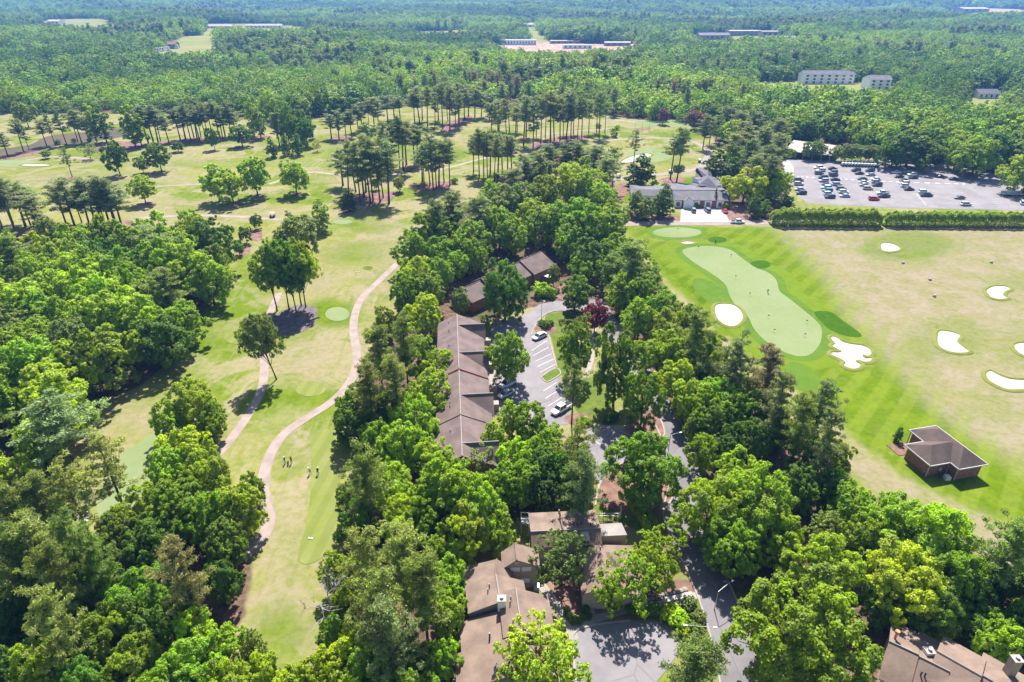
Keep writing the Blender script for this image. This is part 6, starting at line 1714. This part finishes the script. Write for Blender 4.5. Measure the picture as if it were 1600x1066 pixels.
for k in range(12):
    spots.append((1315 + k * 5.0, 255.6 + k * .12)); spots.append((1316 + k * 5.0, 260.0 + k * .18))
for i, (u, v) in enumerate(spots):
    o = gc0 if i == 0 else copy_tree(gc0)
    o.location = (*G(u, v), .05); o.rotation_euler = (0, 0, R_(-90 + rnd.uniform(-4, 4)))
    tag(o, 'dark golf cart in the row %s, %s from the cart shelter' % ('against the low trees' if i % 2 == 0 else 'facing the cars', ORDW[i // 2]), 'golf cart', 'golf carts in the double row')
for u, v, a, lb in ((426, 339.5, 175, 'single dark golf cart driving on the fairway path'), (1048, 271, 20, 'golf cart parked under the pair of pines'), (1093, 254, 60, 'golf cart on the pale path behind the clubhouse'), (966, 278, 10, 'golf cart beside the red mulch near the clubhouse'),
                   (953, 236, 150, 'golf cart on the path by the pine grove')):
    o = copy_tree(gc0); o.location = (*G(u, v), .06); o.rotation_euler = (0, 0, R_(a)); tag(o, lb, 'golf cart')
    if 'group' in o: del o['group']

# ------------------------------------------------------------------ lamps, flags, small things
def lamp(bx, by, ty, label, arm=1.6, az=0.0, two=False, mat=None, head=True):
    x, y = G(bx, by); h = top_height(bx, by, ty)
    r = empty('street_lamp', (x, y, 0), az)
    p = MB(); p.tube([(0, 0, 0), (0, 0, .5), (0, 0, h)], [.13, .075, .045], 8); p.build('pole', mat or M['dark_metal'], r)
    for s in ((1, -1) if two else (1,)):
        a = MB(); a.tube([(0, 0, h - .1), (s * arm * .5, 0, h + .12), (s * arm, 0, h + .05)], [.035, .035, .03], 6); a.build('arm', M['steel'], r)
        hd = MB(); hd.box((s * (arm + .35), 0, h + .04), (.6, .24, .13), 0, 0, .8); hd.build('lamp_head', M['steel'], r)
    tag(r, label, 'street lamp')
lamp(846, 504, 471, 'dark slim lamp post on the round mulch bed', .3)
lamp(1043, 712, 680, 'dark lamp post with a single pale arm at the road bend', 2.0, R_(20))
lamp(1084, 1024, 979, 'lamp post with two pale arms by the turning court', 1.7, R_(-5), True)
lamp(1116, 953, 924, 'lamp post with one long pale arm over the road by the footpath', 3.0, R_(35), mat=M['steel'])
lamp(1413, 260, 222, 'tall pale lamp pole behind the car park', 1.2, R_(180), mat=M['steel'])
def flag(u, v, h, label, col, group=None):
    r = empty('golf_flag', (*G(u, v), .06))
    p = MB(); p.tube([(0, 0, 0), (0, 0, h)], [.025, .02], 6); p.build('pin', M['cart_white'], r)
    f = MB(); f.mesh([(0, 0, h), (.25, .05, h - .03), (.5, -.03, h - .08), (.5, -.03, h - .36), (.25, .05, h - .34), (0, 0, h - .32)], [(0, 1, 4, 5), (1, 2, 3, 4)]); f.build('flag', col, r)
    c = MB(); c.tube([(0, 0, -.05), (0, 0, .015)], [.08, .08], 10); c.build('cup', M['dark_metal'], r)
    tag(r, label, 'golf flag', group)
rf_ = simple('flag_red', (.4, .03, .03), .8, .1)
for u, v in ((1090, 389), (1141, 402), (1148, 435), (1170, 462), (1199, 497), (1208, 519), (1259, 505), (1256, 526)):
    flag(u, v, 1.0, 'short practice flag on the long putting green', M['cart_dark'] if v < 500 else rf_, 'practice flags on the putting green')
flag(1058, 363, 1.6, 'flag on the oval chipping green', rf_)
flag(1032, 196, 2.1, 'flag on the far green with the low bunker', rf_)
flag(1020, 243, 2.1, 'flag on the green with the pale bunker behind the clubhouse', rf_)
def target(u, v, label):
    r = empty('range_target', (*G(u, v), 0))
    b = MB(); b.box((0, 0, .35), (1.1, .25, .7), 0, .4, .85); b.build('board', M['white_paint'], r)
    for s in (-.4, .4):
        l = MB(); l.box((s, .1, .2), (.08, .3, .4), 0, .4); l.build('leg', M['wood'], r)
    tag(r, label, 'range target', 'targets on the driving range')
for u, v, l in ((1411, 412, 'white range target beside the green patch'), (1453, 438, 'white range target on bare dry grass'), (1460, 464, 'white range target on bare dry grass'), (1549, 411, 'white range target alone near the hedge side')): target(u, v, l)
def marker(u, v, label, col):
    r = MB(); r.tube([(0, 0, 0), (0, 0, .12), (0, 0, .22)], [.22, .2, .08], 10)
    o = r.build('tee_marker', col, None, (*G(u, v), .05)); tag(o, label, 'tee marker', 'tee markers')
for u, v in ((483, 842), (487, 842.5)): marker(u, v, 'white tee marker on the mown strip', M['cart_white'])
for u, v in ((557, 425), (561, 425.5)): marker(u, v, 'white tee marker near the cart path bend', M['cart_white'])
# swing-net poles by the far green
for i, (u, v, ty) in enumerate(((992, 206, 192), (1003, 206, 190), (1014, 206, 191))):
    x, y = G(u, v); h = top_height(u, v, ty); p = MB(); p.tube([(0, 0, 0), (0, 0, h)], [.07, .05], 6); o = p.build('net_pole', M['dark_metal'], None, (x, y, 0)); tag(o, 'thin dark pole standing on the mulch ring of the far green', 'pole', 'thin poles on the far green')
# utility box and sign
mb = MB(); mb.box((0, 0, .5), (.9, .7, 1.0)); mb.box((0, 0, 1.03), (1.0, .8, .06)); o = mb.build('utility_box', M['cart_white'], None, (*G(847, 509), 0.06)); tag(o, 'white utility box among the shrubs of the round mulch bed', 'utility box')
mb = MB(); mb.box((0, 0, .45), (.9, .9, .9)); mb.tube([(0, 0, .9), (0, 0, .97)], [.36, .33], 10); o = mb.build('air_conditioner', M['steel'], None, (*G(838, 921), 0.06)); tag(o, 'grey air conditioner beside the footpath at the tan gable', 'air conditioner')
mb = MB(); mb.box((0, 0, .8), (.12, .12, 1.6)); mb.box((0, -.07, 1.35), (.5, .04, .5)); o = mb.build('marker_post', M['white_paint'], None, (*G(1350, 776), 0)); tag(o, 'small white marker post at the edge of the dry strip', 'post')
# stone edging along the bank path
for i in range(16):
    t = i / 15
    u, v = 985 + (1070 - 985) * t, 946 + (922 - 946) * t
    s = rnd.uniform(.3, .55)
    mb = MB(); mb.tube([(0, 0, -.1), (0, 0, s * .35), (0, 0, s * .6)], [s, s * .9, s * .45], 6)
    o = mb.build('edging_stone', M['concrete'], None, (*G(u, v), .05), rnd.uniform(0, 3)); tag(o, '%s pale edging stone on the mulch bank, counted towards the road' % ORDW[i], 'stone', 'edging stones on the bank')
# slabs of the stepped path
for i, (u, v) in enumerate(((1040, 932), (1052, 930), (1064, 927), (1076, 924))):
    mb = MB(); mb.box((0, 0, .08), (1.3, .9, .16)); o = mb.build('paving_slab', M['pale_concrete'], None, (*G(u, v + 6), .06), .2); tag(o, '%s pale paving slab of the stepped footpath, counted towards the road' % ORDW[i], 'slab', 'slabs of the stepped path')

# ------------------------------------------------------------------ people
def cloth(name, shirt, trousers, cap):
    m = NT(name)
    z = m.n('ShaderNodeSeparateXYZ'); m.set(z.inputs[0], m.coord('Object')); zz_ = z.outputs[2]
    n = m.noise(m.coord('Object'), 6, 3)
    def st(e): return m.math('GREATER_THAN', zz_, e)
    k = m.mix(st(.09), (.6, .6, .6), trousers)
    k = m.mix(st(.95), k, shirt)
    k = m.mix(st(1.49), k, (.45, .27, .19))
    k = m.mix(m.ramp(n, .3, .7, 0, .2), k, (.05, .05, .05))
    m.principled(k, .8, .2)
    return m.mat
def person(u, v, rz, label, shirt, trousers, cap, bend=0.0, club=True):
    """one continuous skinned figure, arms brought together on a club"""
    b = bend
    J = {'hip': (0, 0, .95), 'sp': (b * .35, 0, 1.18), 'ch': (b * .8, 0, 1.38), 'nk': (b * 1.05, 0, 1.50), 'hd': (b * 1.3, 0, 1.62), 'tp': (b * 1.35, 0, 1.74),
         'hl': (0, .11, .90), 'kl': (.06, .15, .50), 'al': (-.02, .17, .08), 'tl': (.18, .2, .035), 'hr': (0, -.11, .90), 'kr': (.06, -.15, .50), 'ar': (-.02, -.17, .08), 'tr': (.18, -.2, .035),
         'sl': (b * .85, .20, 1.40), 'el': (b + .10, .23, 1.13), 'wl': (b + .30, .06, .95), 'fl': (b + .36, .02, .90), 'sr': (b * .85, -.20, 1.40), 'er': (b + .10, -.23, 1.13), 'wr': (b + .30, -.06, .92), 'fr': (b + .36, -.02, .86)}
    Rd = {'hip': .15, 'sp': .14, 'ch': .16, 'nk': .065, 'hd': .105, 'tp': .075, 'hl': .10, 'kl': .07, 'al': .05, 'tl': .045, 'hr': .10, 'kr': .07, 'ar': .05, 'tr': .045, 'sl': .075, 'el': .05, 'wl': .038, 'fl': .035, 'sr': .075, 'er': .05, 'wr': .038, 'fr': .035}
    E = [('hip', 'sp'), ('sp', 'ch'), ('ch', 'nk'), ('nk', 'hd'), ('hd', 'tp'), ('hip', 'hl'), ('hl', 'kl'), ('kl', 'al'), ('al', 'tl'), ('hip', 'hr'), ('hr', 'kr'), ('kr', 'ar'), ('ar', 'tr'), ('ch', 'sl'), ('sl', 'el'), ('el', 'wl'), ('wl', 'fl'), ('ch', 'sr'), ('sr', 'er'), ('er', 'wr'), ('wr', 'fr')]
    ks = list(J); me = bpy.data.meshes.new('body')
    me.from_pydata([J[k] for k in ks], [(ks.index(a), ks.index(c)) for a, c in E], [])
    me.materials.append(cloth('clothes', shirt, trousers, cap))
    r = empty('person', (*G(u, v), .05), rz)
    o = link('body', me, r)
    o.modifiers.new('skin', 'SKIN')
    for i, k in enumerate(ks):
        me.skin_vertices[0].data[i].radius = (Rd[k], Rd[k]); me.skin_vertices[0].data[i].use_root = (k == 'hip')
    s = o.modifiers.new('sub', 'SUBSURF'); s.levels = s.render_levels = 1
    c = MB(); hx = b * 1.33
    c.tube([(hx, 0, 1.68), (hx, 0, 1.72), (hx, 0, 1.77)], [.118, .112, .05], 10); c.box((hx + .13, 0, 1.685), (.14, .15, .02))
    c.build('cap', simple('cap_cloth', cap, .8, .1), r)
    if club:
        k = MB(); k.tube([(b + .34, 0, .95), (b + .62, 0, .06)], [.014, .01], 5); k.box((b + .66, 0, .05), (.1, .05, .06)); k.build('golf_club', M['steel'], r)
    tag(r, label, 'person')
person(446, 724, R_(200), 'golfer in dark blue standing beside the cart path', (.05, .07, .18), (.04, .04, .05), (.6, .6, .6))
person(456, 724, R_(160), 'golfer in red shirt standing beside the one in blue', (.4, .06, .04), (.03, .03, .04), (.1, .1, .1))
person(485, 740, R_(250), 'golfer in white cap on the mown strip, leaning over the ball', (.6, .6, .6), (.05, .05, .06), (.7, .7, .7), .18)
person(497, 742, R_(80), 'golfer in black on the mown strip, facing away', (.03, .03, .035), (.05, .05, .06), (.5, .5, .5), .1)
person(1199, 458, R_(270), 'golfer in pale shirt in the middle of the putting green', (.5, .5, .55), (.04, .04, .06), (.6, .6, .6), .2)
person(1118, 380, R_(120), 'golfer in grey beside the round rough patch', (.25, .27, .3), (.03, .03, .04), (.5, .5, .5))
person(1230, 358, R_(20), 'golfer in white shirt at the corner of the tall hedge', (.65, .65, .65), (.05, .05, .07), (.6, .6, .6))
person(1226, 359, R_(200), 'golfer in navy waiting beside the tall hedge', (.03, .04, .1), (.3, .27, .2), (.1, .1, .1), .08)
for u, v, l in ((396, 748, 'dark golf bag standing at the edge of the cart path'), (450, 727, 'dark golf bag between the two golfers by the path')):
    r = empty('golf_bag', (*G(u, v), .04), 1.0)
    b = MB(); b.tube([(0, 0, .02), (.08, 0, .45), (.18, 0, .88)], [.14, .15, .15], 10); b.build('bag', M['cart_dark'], r)
    for s in (-.15, .15):
        l_ = MB(); l_.tube([(.12, s * .4, .7), (-.3, s * 1.6, 0)], [.015, .015], 5); l_.build('leg', M['steel'], r)
    for k in range(5):
        c = MB(); c.tube([(.18 + k * .02, -.08 + k * .04, .86), (.24 + k * .03, -.08 + k * .045, 1.14)], [.012, .03], 5); c.build('club', M['steel'], r)
    tag(r, l, 'golf bag')
nm_, c_, of_ = plant_later[0]
plant('con', c_[0] + of_.x, c_[1] + of_.y, 1.0, 3.6, 'k', 'dark upright shrub at the porch of the brick building', 'shrub', None, 'shrub')
for u, v in ((1116, 322), (1136, 324)):
    x, y = G(u, v); plant('con', x, y, .8, 8.0 if u < 1120 else 5.0, 'k', 'narrow dark cypress at the clubhouse front' if u < 1120 else 'shorter narrow cypress at the clubhouse brick end', 'tree', None, 'cypress_tree')
# ------------------------------------------------------------------ labels: which one of several look-alikes
MARKS = [('pond', (120, 212)), ('leaning tree', (432, 593)), ('grey mulch bed', (455, 500)), ('clipped cones', (447, 243)), ('maple trio', (370, 312)), ('dead tree', (519, 975)), ('golfers', (470, 730)),
         ('round tee box', (535, 347)), ('row house', (722, 600)), ('red maple', (928, 520)), ('white chimney', (784, 965)), ('tan gable', (808, 905)), ('island tree', (1002, 800)), ('turning court', (980, 1010)),
         ('brick building', (1478, 735)), ('round bunker', (1138, 492)), ('jagged bunker', (1330, 550)), ('clubhouse', (1090, 318)), ('car park', (1330, 290)), ('browning pine', (283, 905)), ('pale green', (225, 720)),
         ('straw bed clump', (150, 352)), ('brown terrace', (1480, 1050)), ('white pickup', (877, 642)), ('round shrubs', (850, 463)), ('spiky conifer', (505, 362)), ('putting flags', (1199, 500)), ('cart shelter', (1270, 248)), ('lamp bend', (1043, 712))]
MG = [(nm, G(*p)) for nm, p in MARKS]
ORD = ['nearest', 'second nearest', 'third nearest', 'fourth nearest', 'fifth nearest', 'sixth nearest', 'seventh nearest', 'eighth nearest']
for gname, lst in list(REG.items()):
    if len(lst) < 2 or 'front of the forest' in gname: continue
    cells = {}
    for o in lst:
        d_ = sorted((math.hypot(o.location.x - q_[0], o.location.y - q_[1]), nm) for nm, q_ in MG)
        cells.setdefault(d_[0][1], []).append((d_[0][0], o))
    for nm, c_ in cells.items():
        c_.sort(key=lambda t_: t_[0])
        for i, (dd_, o) in enumerate(c_):
            nl = o['label'] + ', %s the %s' % (ORD[min(i, 7)], nm)
            if len(nl.split()) > 16: nl = nl.replace(' with bare trunk', '').replace(' in the ', ' in ')
            if i < len(ORD) and len(nl.split()) <= 16: o['label'] = nl
def by_distance(group, mark, name):
    same = {}
    for o in S.objects:
        if o.parent is None and o.get('group') == group: same.setdefault(o['label'], []).append(o)
    mx, my = G(*mark)
    for lb, lst in same.items():
        if len(lst) < 2: continue
        lst.sort(key=lambda o: math.hypot(o.location.x - mx, o.location.y - my))
        for i, o in enumerate(lst):
            if i < len(ORD): o['label'] = '%s, %s %s' % (lb.replace(' of the car park', ''), ORD[i], name)
by_distance('cars in the big car park', (1290, 352), 'the hedge')
by_distance('practice flags on the putting green', (1138, 492), 'the round bunker')
by_distance('trailers in the far clearing', (262, 74), 'the cabin')
by_distance('tee markers', (722, 600), 'the row house')
by_distance('targets on the driving range', (1330, 550), 'the jagged bunker')
by_distance('low trees behind the golf carts', (1270, 248), 'the cart shelter')
by_distance('thin poles on the far green', (1090, 318), 'the clubhouse')
# ------------------------------------------------------------------ air
hz = MB()
hz.box((0, 5300, 40), (19000, 11800, 300))
hm = bpy.data.materials.new('haze')
hm.use_nodes = True
ht = hm.node_tree; ht.nodes.clear()
hv = ht.nodes.new('ShaderNodeVolumePrincipled')
hv.inputs['Color'].default_value = (0.16, 0.42, 1.0, 1)
hv.inputs['Density'].default_value = 0.000125
hv.inputs['Anisotropy'].default_value = 0.2
hout = ht.nodes.new('ShaderNodeOutputMaterial')
ht.links.new(hv.outputs[0], hout.inputs['Volume'])
ho = hz.build('haze', hm)
ho['kind'] = 'stuff'
ho['label'] = 'pale blue haze hanging over the distant forest'
ho['category'] = 'haze'
